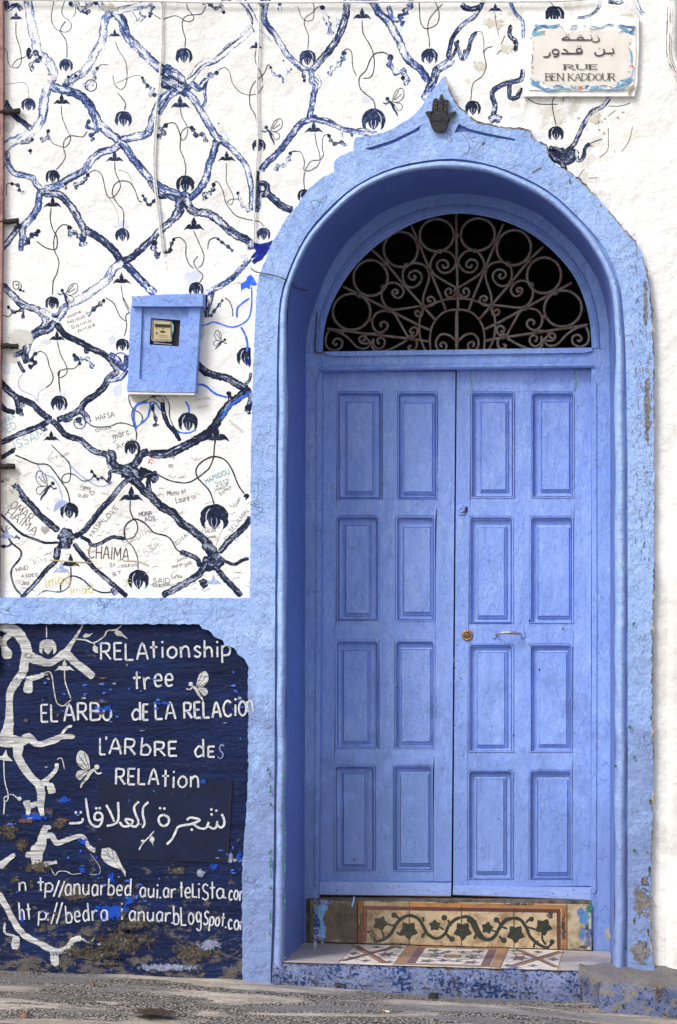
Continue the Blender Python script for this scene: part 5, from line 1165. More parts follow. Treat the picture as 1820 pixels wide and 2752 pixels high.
for i in range(60):   # grime around the lock and meeting stile
    x = R.uniform(1219, 1250); y = R.choice([R.gauss(1690, 60), R.gauss(1790, 40), R.gauss(2000, 150)])
    if abs(x - 1256) < 15 and abs(y - 1707) < 15: continue
    flat('paint_chip', blobpts(x, y, R.uniform(.8, 2.4), R.uniform(.8, 2.2), i, 8, .6), R.choice([M_REV, M_MORTAR, M_GREYPATCH]), rt, YL_ - .0018)
for x, y in [(1380, 1977), (1374, 1961), (1423, 1668), (1514, 1690), (952, 2310), (1067, 1848), (1068, 1838), (1341, 2200), (1450, 1800)]:
    flat('paint_chip', blobpts(x, y, 2, 4, x, 8, .5), R.choice([M_GREENFLECK, M_NAIL]), rt if x > 1220 else lf, YL_ - .0055)
strokes('paint_crack', [T(1200, 900, '175,255 178,290 172,330 180,385', 2.529)], 2.2, M_GREENFLECK, rt, YL_ - .0022)
strokes('paint_crack', [T(1200, 900, '885,245 880,290 884,330 876,385', 2.529)], 3.4, M_GREENFLECK, rt, YL_ - .0022)

# ------------------------------------------------------------------ threshold, riser tiles, floor tiles
th = thing('tiled_step', 'tiled doorstep with a vine patterned riser, patterned floor tiles and peeling blue front', 'step', (P(1200, 2640, 0).x, 0, gz(P(1200, 2640, 0).x)))
YR = .535
prism('threshold', [(822, 2414), (1590, 2421), (1590, 2560), (822, 2545)], YR + .012, .9, M_MORTAR, th)
def rline(u, a, b): return a + (b - a) * (u - 866) / (1590 - 866)
vt = lambda u: rline(u, 2420, 2432); vb = lambda u: rline(u, 2531, 2553)
cols_ = [832, 961, 977, 1100, 1240.5, 1381.5, 1524, 1591]
mats_ = [M_TILEPLAIN, M_ORANGE, M_TILE, M_TILE, M_TILE, M_TILE, M_TAN]
for i in range(7):
    a, b = cols_[i] + 1.3, cols_[i + 1] - 1.3
    prism('tile', [(a, vt(a)), (b, vt(b)), (b, vb(b)), (a, vb(a))], YR + R.uniform(-.0008, .0008), YR + .02, mats_[i], th)
    c = [(977, 1100), (1100, 1240), (1240, 1381), (1381, 1524)]
YG = YR - .0016
for a, b in [(977, 1099.6), (1100.8, 1240), (1241, 1381), (1382, 1523.5)]:
    flat('border_band', [(a, vt(a) + 1), (b, vt(b) + 1), (b, vt(b) + 12), (a, vt(a) + 12)], M_ORANGE if a > 990 else M_TILEPLAIN, th, YG)
    aa = 977 if a > 977 else 976; bb = b if b < 1500 else 1506
    flat('border_band', [(aa if aa > 977 else a, vt(a) + 12.4), (bb, vt(bb) + 12.4), (bb, vt(bb) + 23), (a, vt(a) + 23)], M_MAROON, th, YG)
flat('border_band', [(977, 2444), (987, 2444), (986, 2532), (976, 2532)], M_MAROON, th, YG - .0004)
flat('border_band', [(1496, 2450), (1507, 2450), (1508, 2551), (1497, 2551)], M_MAROON, th, YG - .0004)
flat('border_band', [(1509, 2434), (1523, 2434), (1523, 2552), (1509, 2552)], M_ORANGE, th, YG - .0004)
T1 = lambda s: T(820, 2400, s, 3.733)
T2 = lambda s: T(1220, 2400, s, 3.733)
for p, w in [(T1('690,490 780,470 860,410 900,340 960,260 1050,225 1130,255 1180,320 1220,400 1290,450 1350,450 1410,400 1440,330 1500,270 1560,245'), 9),
             (T1('1560,245 1640,240 1700,290 1740,370 1790,450 1850,470 1910,430 1950,350 2010,270 2100,250'), 9), (T2('600,250 670,270 730,350 760,430 830,500 900,540 960,550'), 9), (T2('130,265 180,300 215,380 260,440 340,470 410,430 460,350 520,280 600,250'), 9),
             (T1('690,420 700,500'), 7), (T1('770,380 790,430 780,470'), 6), (T1('830,310 880,325 920,300'), 5), (T1('1180,240 1190,290'), 7), (T1('1170,450 1200,400'), 8), (T1('1330,330 1400,370'), 5), (T1('1430,270 1470,330'), 7), (T1('1410,400 1460,460'), 7),
             (T1('920,390 960,420 1000,400'), 6), (T1('910,230 950,260'), 7), (T2('210,270 225,310'), 7), (T2('200,460 230,410'), 8), (T2('360,370 440,390'), 5), (T2('440,270 480,340'), 7), (T2('450,430 500,480'), 7), (T2('740,340 830,370'), 6), (T2('760,260 720,300'), 6), (T2('890,390 890,470 930,520'), 6), (T2('800,550 815,500 850,480'), 6), (T2('1000,490 950,540'), 7), (T2('480,340 540,360'), 6)]:
    ribbon('vine_pattern', p, w, M_GLAZE, th, YG - .0008, n=4, cross=2, jit=.08)
for x, y, r, o in [(757, 300, 68, 1), (1040, 365, 82, 0), (1300, 310, 46, 1), (1630, 360, 82, 0), (1705, 320, 46, 1)]:
    pass
def vleaf(cx, cy, r, rot=0):
    pl = []
    for i in range(20):
        a = rot + i * math.pi / 10; rad = r * (1.0, .80, .66, .80)[i % 4]
        pl.append((cx + rad * math.sin(a), cy - rad * math.cos(a)))
    flat('leaf_pattern', pl, M_GLAZE, th, YG - .0010)
for x, y, r, a in [(757, 305, 80, .4), (1040, 375, 98, 3.14), (1300, 325, 62, 0)]: vleaf(820 + x / 3.733, 2400 + y / 3.733, r / 3.733, a)
for x, y, r, a in [(90, 380, 98, 3.14), (335, 350, 66, .2), (620, 410, 98, 3.14), (900, 340, 92, .5)]: vleaf(1220 + x / 3.733, 2400 + y / 3.733, r / 3.733, a)
for f_, x, y, r in [(T1, 895, 222, 30), (T1, 1398, 248, 30), (T1, 1475, 462, 30), (T1, 680, 425, 26), (T2, 428, 270, 30), (T2, 503, 475, 30), (T2, 778, 262, 28), (T2, 985, 490, 28)]:
    c = f_('%f,%f' % (x, y))[0]; flat('bud_pattern', disc(c[0], c[1], r / 3.733, 10), M_GLAZE, th, YG - .0012)
for x, y, rx, ry, m in [(860, 2470, 10, 46, simple('teal_drips', (.05, .20, .24), .7, c2=(.12, .16, .42), scale=40)), (1573, 2470, 12, 20, simple('blue_drips', (.04, .16, .36), .7, c2=(.10, .25, .40), scale=40)), (1580, 2520, 9, 34, M_STEP), (875, 2424, 26, 5, M_STEP), (1584, 2440, 9, 12, M_GREENFLECK), (850, 2480, 9, 50, M_STEP)]:
    flat('paint_spill', blobpts(x, y, rx, ry, x, 30, .5), m, th, YG - .0016)
for i in range(26):
    u_ = R.uniform(790, 1560); patch('grime', u_, 2592 + (u_ - 780) * .03, R.uniform(10, 34), R.uniform(3, 8), MP_BROWN, th, -.060)
for i in range(22):
    u_ = R.uniform(770, 1560); patch('grime', u_, 2640 + (u_ - 780) * .045, R.uniform(16, 40), R.uniform(4, 9), MP_BROWN, th, -.062)
strokes('paint_spill', [[(952, 2410), (950, 2424), (946, 2436)]], 3, M_WOOD, th, YG - .002)
for x, y, rx, ry in [(910, 2426, 60, 8), (1040, 2421, 90, 6), (1200, 2424, 90, 5), (1400, 2430, 90, 5), (970, 2480, 10, 60), (900, 2528, 60, 8), (1060, 2536, 90, 5), (1300, 2546, 120, 5), (1515, 2500, 12, 60), (1570, 2545, 30, 8), (1480, 2460, 20, 16), (1000, 2510, 26, 20)]:
    patch('grime', x, y, rx * 1.2, ry * 1.6, MP_BROWN, th, YG - .0022)
for x, y, rx, ry in [(872, 2440, 22, 30), (868, 2500, 16, 50), (1560, 2450, 20, 30), (1566, 2510, 16, 40)]:
    patch('paint_spill', x, y, rx, ry, MP_DRIP, th, YG - .0026)
# tread
def tread(s, t, dz=0.0):   # s along 0..1 (left-right), t depth 0..1
    a = P(780 + (1590 - 780) * s, 2584 + (2608 - 2584) * s, -.02); b = P(832 + (1600 - 832) * s, 2534 + (2556 - 2534) * s, YR)
    p = a.lerp(b, t); p.z += dz; return p
def fu(u): return (u - 780) / 810.0
def tpoly(name, pts, mat, dz):
    V = [tread(s, t, dz) for s, t in pts]; tri = tessellate_polygon([[Vector((s, t, 0)) for s, t in pts]])
    return link(name, V, [tuple(q) for q in tri], mat, th)
V = [tread(s, t, -.003) for s in (-.05, 1.09) for t in (-.02, 1.02)]; link('mortar_bed', V, [(0, 1, 3, 2)], M_MORTAR, th)
fl = [(750, 909), (911, 1056), (1058, 1200), (1201, 1344), (1346, 1498), (1500, 1638)]
fm = [M_PINKT, M_CREAM, M_CREAM, M_CREAM, M_CREAM, M_PINKT]
for (a, b), m in zip(fl, fm):
    a, b = fu(a), fu(b)
    V = [tread(a, 0), tread(b, 0), tread(b, 1), tread(a, 1)]; V += [v - Vector((0, 0, .02)) for v in V]
    link('floor_tile', V, [(0, 1, 2, 3), (0, 4, 5, 1), (1, 5, 6, 2), (3, 2, 6, 7), (0, 3, 7, 4)], m, th)
def tl(name, s0, t0, s1, t1, w, m, dz):
    # a straight inlay band in tread space; w in s-units, aspect keeps real width
    k = .55 / 1.2; dx, dt = (s1 - s0) / k * .55, (t1 - t0) * .55
    dx = (s1 - s0) * 1.21; L = math.hypot(dx, dt); nx, nt = -dt / L * w / 1.21, dx / L * w / .55
    tpoly(name, [(s0 + nx, t0 + nt), (s1 + nx, t1 + nt), (s1 - nx, t1 - nt), (s0 - nx, t0 - nt)], m, dz)
a, b = fu(1058), fu(1344)
for (s0, t0, s1, t1) in [(a, .045, b, .045), (a, .955, b, .955)]: tl('inlay', s0, t0, s1, t1, .020, M_AMBER, .0014)
tl('inlay', a + .017, 0, a + .017, 1, .020, M_AMBER, .0018); tl('inlay', b - .017, 0, b - .017, 1, .020, M_AMBER, .0018)
tl('inlay', a + .052, .09, a + .052, .91, .018, M_PLUM, .0018); tl('inlay', b - .052, .09, b - .052, .91, .018, M_PLUM, .0018)
mid = (a + b) / 2
tpoly('inlay', [(mid - .03, .42), (mid + .03, .42), (mid + .03, .58), (mid - .03, .58)], M_AMBER, .0014)
def dia(s, t, rs, rt_, m, dz=.0014, n=8, star=.45):
    tpoly('inlay', [(s + rs * (1 if i % 2 == 0 else star) * math.cos(i * math.pi / n), t + rt_ * (1 if i % 2 == 0 else star) * math.sin(i * math.pi / n)) for i in range(2 * n)], m, dz)
for sx in (-1, 1):
    for st_ in (-1, 1):
        dia(mid + sx * .075, .5 + st_ * .28, .030, .10, M_SLATE, n=5); dia(mid + sx * .025, .5 + st_ * .24, .020, .07, M_SLATE, n=4)
        tl('inlay', mid + sx * .02, .5 + st_ * .18, mid + sx * .105, .5 + st_ * .05, .004, M_SLATE, .0018)
    dia(mid + sx * .06, .5, .026, .10, M_SLATE, n=5)
for sg, flip in (((fu(911), fu(1056)), 1), ((fu(1346), fu(1498)), -1)):
    s0, s1 = sg; w_ = s1 - s0; g = lambda q: s0 + w_ * (q if flip > 0 else 1 - q)
    tl('inlay', g(.0), .1, g(.8), .95, .011, M_AMBER, .0014); tl('inlay', g(.0), .9, g(.8), .06, .011, M_AMBER, .0022)
    tl('inlay', g(.06), .1, g(.86), .95, .006, M_PLUM, .0030); tl('inlay', g(.06), .9, g(.86), .06, .006, M_PLUM, .0036)
    dia(g(.75), .5, .035, .15, M_PLUM, n=6); dia(g(.12), .5, .022, .10, M_SLATE, n=4); dia(g(.45), .86, .020, .07, M_SLATE, n=4); dia(g(.45), .14, .020, .07, M_SLATE, n=4); dia(g(.9), .88, .020, .08, M_SLATE, n=4); dia(g(.9), .12, .020, .08, M_SLATE, n=4)
    tl('inlay', g(.55), .66, g(.97), .74, .004, M_SLATE, .0042); tl('inlay', g(.55), .34, g(.97), .26, .004, M_SLATE, .0042)
for i in range(34):
    q = R.choice([(a + .07, b - .07)] * 2 + [(fu(915), fu(1050)), (fu(1352), fu(1492))])
    s_ = R.uniform(*q); t_ = R.choice([.16, .3, .42, .6, .72, .85])
    if abs(s_ - mid) < .04 and abs(t_ - .5) < .12: continue
    tl('inlay', s_, t_, s_ + R.uniform(.012, .03), t_ + R.uniform(-.10, .10), .004, R.choice([M_SLATE, M_SLATE, M_PLUM]), .0046 + i * .00004)
# peeling plaster front of step
def lumpy(name, prof, us, mat, par, amp=.006, fr_=9):
    V = []; Fc = []; m = None
    for u in us:
        pr = prof(u); m = len(pr)
        for p in pr:
            q = Vector(p); nn = Vector((noise.noise(q * fr_), noise.noise(q * fr_ + Vector((7, 0, 0))), noise.noise(q * fr_ + Vector((0, 9, 0)))))
            V.append(q + nn * amp)
    for i in range(len(us) - 1):
        for j in range(m - 1):
            a = i * m + j; Fc.append((a, a + 1, a + 1 + m, a + m))
    return link(name, V, Fc, mat, par, smooth=True)
def pf(u):
    s = (u - 780) / 810
    a = tread(s, .03, -.002); b = tread(s, -.005, -.004); z0 = gz(b.x) - .04
    pr = [a, b]
    for k in (.15, .35, .6, .85, 1.0): pr.append(Vector((b.x, -.045 - .006 * math.sin(k * 3), b.z - .006 + (z0 - b.z) * k)))
    return pr
lumpy('step_front', pf, [735 + i * 8 for i in range(112)], M_STEP, th, .007, 14)
led = None
def pl_(u):
    x = P(u, 2600, -.1).x; k = min(1, max(0, (u - 1560) / 70.0)); k2 = min(1, max(0, (u - 1590) / 230))
    dep = -.05 - .17 * (k * k * (3 - 2 * k)) - .03 * k2
    zt = P(u, 2598 + 10 * k2, -.02).z
    pr = [Vector((x, .01, zt + .012)), Vector((x, -.03, zt + .005)), Vector((x, dep * .6, zt - .004)), Vector((x, dep + .02, zt - .012)), Vector((x, dep, zt - .03))]
    z0 = gz(x) - .04
    for q in (.3, .6, 1.0): pr.append(Vector((x, dep - .012 * q, zt - .03 + (z0 - zt + .03) * q)))
    return pr
led = thing('rough_ledge', 'rough rounded ledge of flaking blue plaster jutting out at the right wall foot', 'ledge', (P(1720, 2700, -.1).x, -.1, gz(P(1720, 2700, -.1).x)))
lumpy('ledge_body', pl_, [1560 + i * 7 for i in range(120)], M_LEDGE, led, .018, 11)
V = [pl_(1562)[i] for i in range(8)]; link('ledge_end', V + [Vector((V[0].x, .02, gz(V[0].x) - .05))], [tuple(range(9))], M_LEDGE, led)
# ------------------------------------------------------------------ fanlight grille
gr_t = thing('fanlight_grille', 'rusty wrought iron scrollwork grille filling the arched fanlight', 'grille', P(1229, 945, YD + .045))
YI = YD + .045
def g2(x, y, mir):
    u, v = 840 + x / 3.92, 540 + y / 3.92
    if mir:
        u2 = 2 * 1229.3 - u; v = v - (u2 - u) * .0150; u = u2
    return u, v
def bar(s, r=.0056, both=True, name='scroll', n=4, dy=0):
    pts = [tuple(float(c) for c in q.split(',')) for q in s.split()]
    for mir in ((0, 1) if both else (0,)):
        tube(name, [P(*g2(x, y, mir), YI + dy) for x, y in pts], r, M_IRON, gr_t, 7, n)
for s in ['1525,920 1400,850 1280,770 1240,680 1290,565 1370,528 1450,545 1510,620 1500,690 1440,748 1370,755 1315,700 1325,640 1390,622 1430,660 1425,695 1385,705 1372,672',
          '1165,1095 1170,1000 1210,880 1230,780 1190,690 1100,655 1010,670 955,740 960,850 1010,905 1080,905 1140,850 1148,780 1095,735 1030,755 1015,805 1060,832 1088,800 1060,785',
          '1160,1105 1000,1128 860,1145 780,1115 730,1020 740,920 800,870 880,865 945,915 960,970 915,1022 860,1005 840,955 875,932 900,955 885,980 868,965',
          '1010,1440 930,1300 860,1185 780,1155 680,1180 630,1260 650,1350 715,1388 780,1350 790,1300 750,1272 712,1300 730,1330',
          '1185,1115 1260,1100 1292,1050 1255,1008 1212,1030 1228,1062 1255,1048', '1165,1150 1150,1210 1100,1212 1082,1175 1110,1155 1128,1180',
          '1070,1430 1105,1400 1105,1350 1065,1330 1028,1368 1048,1398 1070,1378', '1050,1440 1100,1490 1085,1560 1035,1572 1012,1540 1045,1525',
          '1515,960 1480,1008 1425,1010 1400,960 1432,922 1466,950 1445,982', '170,1370 140,1440 150,1535 225,1575 300,1545 312,1475 255,1448 215,1490 240,1520 262,1500',
          '150,1345 270,1380 370,1440 470,1540 560,1555 615,1505', '610,1500 520,1500 492,1450 540,1420 550,1465 520,1475', '610,1490 560,1430 600,1400 700,1400', '640,1450 645,1520 700,1560 750,1530 762,1475 725,1440 685,1460 690,1500 712,1498',
          '620,1510 650,1575 730,1588 850,1550 1000,1465', '1518,1480 1440,1415 1350,1410 1300,1490 1325,1568 1395,1572 1412,1515 1370,1490 1345,1520 1370,1540']:
    bar(s)
for cx, cy, rx, ry in [(1310, 360, 180, 170), (930, 510, 180, 185), (612, 812, 180, 188), (412, 1168, 198, 190)]:
    for mir in (0, 1):
        tube('ring', [P(*g2(cx + rx * math.cos(a * math.pi / 12), cy + ry * math.sin(a * math.pi / 12), mir), YI) for a in range(25)], .0062, M_IRON, gr_t, 7, 2)
for s in ['1040,255 1110,420 1240,740 1340,980 1412,1170', '620,510 770,650 960,880 1165,1110 1302,1262', '318,900 490,985 810,1150 1100,1300 1242,1362', '150,1345 420,1380 700,1415 1050,1455 1225,1482']:
    bar(s, .0062, name='spoke', n=2, dy=.004)
bar('1515,130 1520,600 1530,940 1535,1165', .0062, False, 'spoke', 2, .004)
zz = [P(*g2(1520 + (3 if i % 2 else -3), 1160 + i * 22, 0), YI) for i in range(20)]
tube('twisted_bar', zz, [.006 + .003 * abs(math.sin(i * 1.3)) * (1 if 4 < i < 34 else .2) for i in range(40)], M_IRON, gr_t, 8, 2)
bar('1245,1595 1238,1440 1270,1300 1360,1190 1450,1152 1530,1145', .005, name='arc'); bar('1200,1595 1135,1440 1128,1270 1170,1140 1280,1080 1400,1040 1530,1026', .0055, name='arc')
for x, y, r in [(1515, 360, 36), (1110, 430, 36), (770, 650, 36), (495, 990, 42), (1345, 530, 28), (990, 680, 32), (745, 910, 32), (600, 1250, 28), (960, 880, 34), (1240, 740, 36), (810, 1150, 36), (1170, 1120, 38), (1045, 1440, 40), (1520, 945, 38), (610, 1500, 30), (700, 1402, 32), (320, 1372, 24)]:
    for mir in ((0, 1) if x < 1500 else (0,)):
        c = P(*g2(x, y, mir), YI); rr = r / 3.92 / 640; rg = []
        for a, b in [(.2, -1.1), (.8, -.8), (1, 0), (.8, .8), (.2, 1.1)]:
            rg.append([c + Vector((math.cos(q * math.pi / 4) * rr * a, b * rr * .9, math.sin(q * math.pi / 4) * rr * a)) for q in range(8)])
        loft('collar', rg, M_IRON, gr_t, closed=True, cap=True)
# glass-less dark hall behind
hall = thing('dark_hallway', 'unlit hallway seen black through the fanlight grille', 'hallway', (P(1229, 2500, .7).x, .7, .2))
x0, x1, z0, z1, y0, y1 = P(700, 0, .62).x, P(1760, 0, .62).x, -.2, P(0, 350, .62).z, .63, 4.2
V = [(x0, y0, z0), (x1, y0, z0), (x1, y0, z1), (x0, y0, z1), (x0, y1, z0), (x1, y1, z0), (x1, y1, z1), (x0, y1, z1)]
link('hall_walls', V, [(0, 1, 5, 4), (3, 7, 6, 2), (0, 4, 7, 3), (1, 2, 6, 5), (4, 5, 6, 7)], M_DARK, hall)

# ------------------------------------------------------------------ electricity meter box
mb = thing('meter_box', 'small blue painted wooden box on the white wall with a window showing the electricity meter', 'meter box', P(435, 1055, -.05))
k = 6.03
def X(s): return T(320, 770, s, k)
wy = -.055
prism('back_board', X('375,320 1140,320 1075,1530 330,1500'), wy + .012, -.001, M_METER, mb, holes=[X('520,510 995,545 970,970 492,940')])
prism('side_board', X('190,320 375,322 328,1510 145,1495'), wy, -.001, M_METER, mb)
prism('side_board', X('1136,322 1318,322 1243,1535 1070,1528'), wy, -.001, M_METER, mb)
prism('top_board', X('205,160 700,130 1355,112 1352,320 750,322 205,318'), wy - .020, -.001, M_METER, mb)
prism('bottom_board', X('145,1500 700,1508 1245,1530 1232,1715 650,1712 128,1692'), wy - .008, -.001, M_METER, mb)
prism('shelf', X('118,1700 1222,1722 1215,1755 125,1740'), wy - .004, -.001, M_PLWHITE, mb)
prism('inner_casing', X('480,500 1005,535 985,980 480,950'), wy + .045, None, M_MDARK, mb)
mt = prism('electricity_meter', X('525,530 850,560 850,870 835,885 540,880 520,860'), wy + .022, wy + .045, M_MGREY, mb)
prism('meter_dial', X('565,560 835,575 830,860 560,850'), wy + .020, wy + .022, M_MFACE, mb)
flat('meter_window', X('582,605 832,615 830,662 582,655'), M_MDARK, mb, wy + .019)
flat('meter_disc', X('650,730 700,712 765,730 710,745'), M_MDARK, mb, wy + .019)
flat('meter_screw', X('592,750 610,735 630,750 610,768'), M_MDARK, mb, wy + .019)
strokes('meter_print', [X('690,685 740,688'), X('582,685 650,688'), X('640,790 800,795'), X('640,815 800,820'), X('700,672 735,672')], .8, M_MDARK, mb, wy + .0188, n=1)
prism('meter_seal', X('850,560 885,620 885,700 868,775 858,700'), wy + .024, wy + .03, M_MTEAL, mb)
prism('meter_rim', X('540,850 830,880 850,840 860,850 840,895 550,885 525,860 540,560 550,565'), wy + .016, wy + .022, M_MGREY, mb)
prism('terminal_cover', X('560,900 860,935 860,945 560,920'), wy + .02, wy + .03, M_MGREY, mb)
for s in ['255,205', '318,170', '1020,178', '1230,180', '1160,262', '1150,695', '195,1462', '930,1510', '1060,1605', '1040,1645', '272,1590']:
    c = X(s)[0]; flat('nail_head', disc(c[0], c[1], 1.5, 7), M_NAIL, mb, wy - .0205)

# ------------------------------------------------------------------ street name plaque
pq = thing('street_name_plaque', 'cream ceramic street sign with arabic and latin lettering and blue leaf border', 'street sign', P(1565, 262, -.02))
k = 2.529
def Y(s): return T(1200, 0, s, 2.529)
prism('plaster_mount', rag(Y('555,135 760,128 1050,130 1308,122 1308,300 1300,480 1298,560 1278,655 1000,654 525,655 540,420 548,300'), .8, 12, 2), -.020, .0, M_PLWHITE, pq)
prism('ceramic_tile', Y('585,165 1285,168 1288,380 1270,610 900,620 565,612 572,400'), -.024, -.020, M_PLWHITE, pq)
k4 = 4.9
def Zp(s): return T(1420, 30, s, 4.9)
prism('name_panel', catmull(Zp('60,320 160,310 200,260 300,240 400,230 460,260 560,285 700,255 830,250 1000,265 1150,250 1200,300 1280,300 1350,340 1365,420 1320,450 1330,600 1325,700 1365,760 1350,860 1230,905 1170,960 1060,990 960,970 850,990 760,980 640,990 560,1005 480,970 380,970 310,990 230,970 200,935 110,905 50,880 20,840 60,760 65,600 60,450 60,320'), 2), -.0252, None, M_CERAM, pq)
def pr(s, w, m, y=-.0262, jit=.3): ribbon('leaf_ornament', Zp(s), w * .72, m, pq, y, n=4, jit=jit, cross=2)
for s, w, m in [('50,310 110,220 200,190 310,200 390,185', 9, M_PLBLUE), ('60,320 130,280 220,260', 7, M_PLBLUE), ('70,260 150,190 260,215', 5, M_PLDK), ('390,185 440,210 460,250', 2, M_PLBLUE), ('380,180 420,170', 3, M_PLDK), ('80,190 120,170', 6, M_PLBLUE), ('100,320 170,300 220,300', 3, M_PLBLUE),
    ('560,210 600,190 650,190', 3, M_PLDK), ('540,230 600,235 640,220', 3, M_PLBLUE), ('820,190 900,210 960,220 1030,180 1130,180', 3.5, M_PLBLUE), ('800,215 850,240 940,230', 2.5, M_PLDK), ('1040,175 1080,170', 4, M_PLDK),
    ('1180,190 1250,220 1330,270 1390,300', 8, M_PLBLUE), ('1200,180 1290,200 1390,210', 6, M_PLDK), ('1330,290 1380,240 1395,190', 7, M_PLDK), ('1190,290 1250,250', 3, M_PLDK), ('1230,240 1300,280', 4, M_PLBLUE),
    ('45,560 55,620 40,700', 3, M_PLDK), ('40,330 35,380', 2, M_PLDK), ('1345,520 1360,600 1350,680', 7, M_PLBLUE), ('1370,880 1300,950 1190,980 1160,1020', 9, M_PLBLUE), ('1340,880 1280,910 1210,915', 6, M_PLBLUE), ('1320,980 1240,1020 1080,1035 900,1020 790,1035', 5, M_PLBLUE), ('1070,990 1100,1010 1160,1010', 3, M_PLDK), ('1160,940 1200,945', 4, M_PLBLUE),
    ('20,880 80,930 150,930', 7, M_PLBLUE), ('30,940 130,980 220,1030 280,1010', 9, M_PLBLUE), ('200,1030 330,1035 450,1010 570,1030', 7, M_PLBLUE), ('330,1010 370,980 470,1000', 4, M_PLDK), ('80,960 160,1010', 4, M_PLDK), ('180,950 210,930', 3, M_PLBLUE), ('570,970 580,1000 640,1010', 5, M_PLBLUE), ('740,1020 790,970', 6, M_PLDK), ('820,1010 880,990 940,1000', 5, M_PLBLUE), ('940,990 1000,980 1040,985', 4, M_PLDK),
    ('650,1005 690,1000 715,1020', 8, M_PLRED), ('570,1025 700,1035', 3, M_PLRED), ('30,740 50,720 60,745 35,750', 3, M_PLRED), ('40,790 60,810', 4, M_PLRED), ('60,470 65,500', 3, M_PLRED), ('55,420 75,410', 2, M_PLRED), ('1330,470 1325,500 1350,500', 3, M_PLRED), ('1330,410 1340,425', 3, M_PLRED), ('1330,730 1370,710 1385,760', 4, M_PLRED), ('1310,800 1335,790', 4, M_PLRED), ('725,195 745,185 755,205', 2.5, M_PLRED), ('570,280 580,285', 3, M_PLRED), ('820,250 830,270', 3, M_PLYEL), ('600,975 620,985', 3, M_PLYEL), ('720,975 735,970', 3, M_PLYEL), ('1350,880 1370,800 1380,760', 4, M_WASHB), ('1230,960 1320,930', 3, M_PLDK)]:
    pr(s, w, m)
flat('chipped_corner', Zp('1300,1010 1390,965 1395,1010 1350,1040 1330,1110 1310,1100 1320,1060'), M_TAN, pq, -.0254)
for s, w in [('440,372 500,338 535,352 545,376', 2.6), ('440,376 600,378 845,379', 3.0), ('640,376 665,345 715,346 730,376', 2.6), ('838,376 836,342', 2.6), ('918,350 936,378 905,402 845,402', 2.8),
             ('283,540 280,580 240,603 198,598', 3.2), ('352,500 318,520 330,560 380,563 400,540 385,508 352,500', 3), ('400,540 385,590 330,600', 3), ('458,500 505,520 522,552', 3), ('430,557 560,557 700,556', 3.4), ('700,556 708,520 680,490 642,500 636,530 665,545 700,535', 3), ('885,540 880,572 930,588 985,568 1000,520 985,500', 3.2), ('1000,553 1110,552 1122,525 1108,490', 3.2)]:
    strokes('painted_letter', [Zp(s)], w * 1.25, M_PLTXT, pq, -.0268)
for s in ['500,312', '528,312', '668,316', '697,316', '820,318', '906,326', '648,460', '688,460', '936,494', '1100,586']:
    c = Zp(s)[0]; flat('painted_letter', [(c[0] - 2.2, c[1]), (c[0], c[1] - 1.6), (c[0] + 2.2, c[1]), (c[0], c[1] + 1.6)], M_PLTXT, pq, -.0268)
def serif(txt, x0, x1, yb, h, thick, thin, gap=.2):
    adv = {'E': .56, 'B': .6, 'N': .72, 'K': .68, 'A': .7, 'D': .7, 'O': .74, 'U': .68, 'R': .66, ' ': .3}
    tot = sum(adv[c] + gap for c in txt) - gap; kx = (x1 - x0) / tot; s = 0
    for c in txt:
        if c != ' ':
            wd, ls = ST[c]; sc_ = adv[c] / max(wd, .01); lines = []; th_ = []
            for l in ls:
                q = [(x0 + (s + p[0] * sc_) * kx, yb - p[1] * h) for p in (catmull(l, 4) if len(l) > 2 else l)]
                for a, b in zip(q[:-1], q[1:]):
                    vert = abs(b[1] - a[1]) / (math.dist(a, b) + 1e-6)
                    wi = thin + (thick - thin) * vert ** 1.5
                    if c == 'A' and b[1] < a[1]: wi = thin
                    (th_ if wi > (thick + thin) / 2 else lines).append([a, b])
                if len(l) == 2 and abs(l[0][0] - l[1][0]) < .06:
                    for e in (q[0], q[-1]): lines.append([(e[0] - thick * 1.1, e[1]), (e[0] + thick * 1.1, e[1])])
                if c in 'AKR' and l[-1][1] == 0: lines.append([(q[-1][0] - thick * 1.1, yb), (q[-1][0] + thick * 1.1, yb)])
                if c == 'A' and len(l) > 2: lines.append([(q[0][0] - thick * 1.1, yb), (q[0][0] + thick * 1.1, yb)])
                if c == 'U': 
                    for e in (q[0], q[-1]): lines.append([(e[0] - thick * 1.1, e[1]), (e[0] + thick * 1.1, e[1])])
            if th_: strokes('painted_letter', th_, thick, M_PLTXT, pq, -.0268, n=1)
            if lines: strokes('painted_letter', lines, thin, M_PLTXT, pq, -.0270, n=1)
        s += adv[c] + gap
serif('RUE', 1518, 1606, 30 + 765 / 4.9, 12.5, 4.6, 1.7, .24)
serif('BEN KADDOUR', 1467, 1652, 30 + 910 / 4.9, 18.5, 2.5, 1.5, .18)

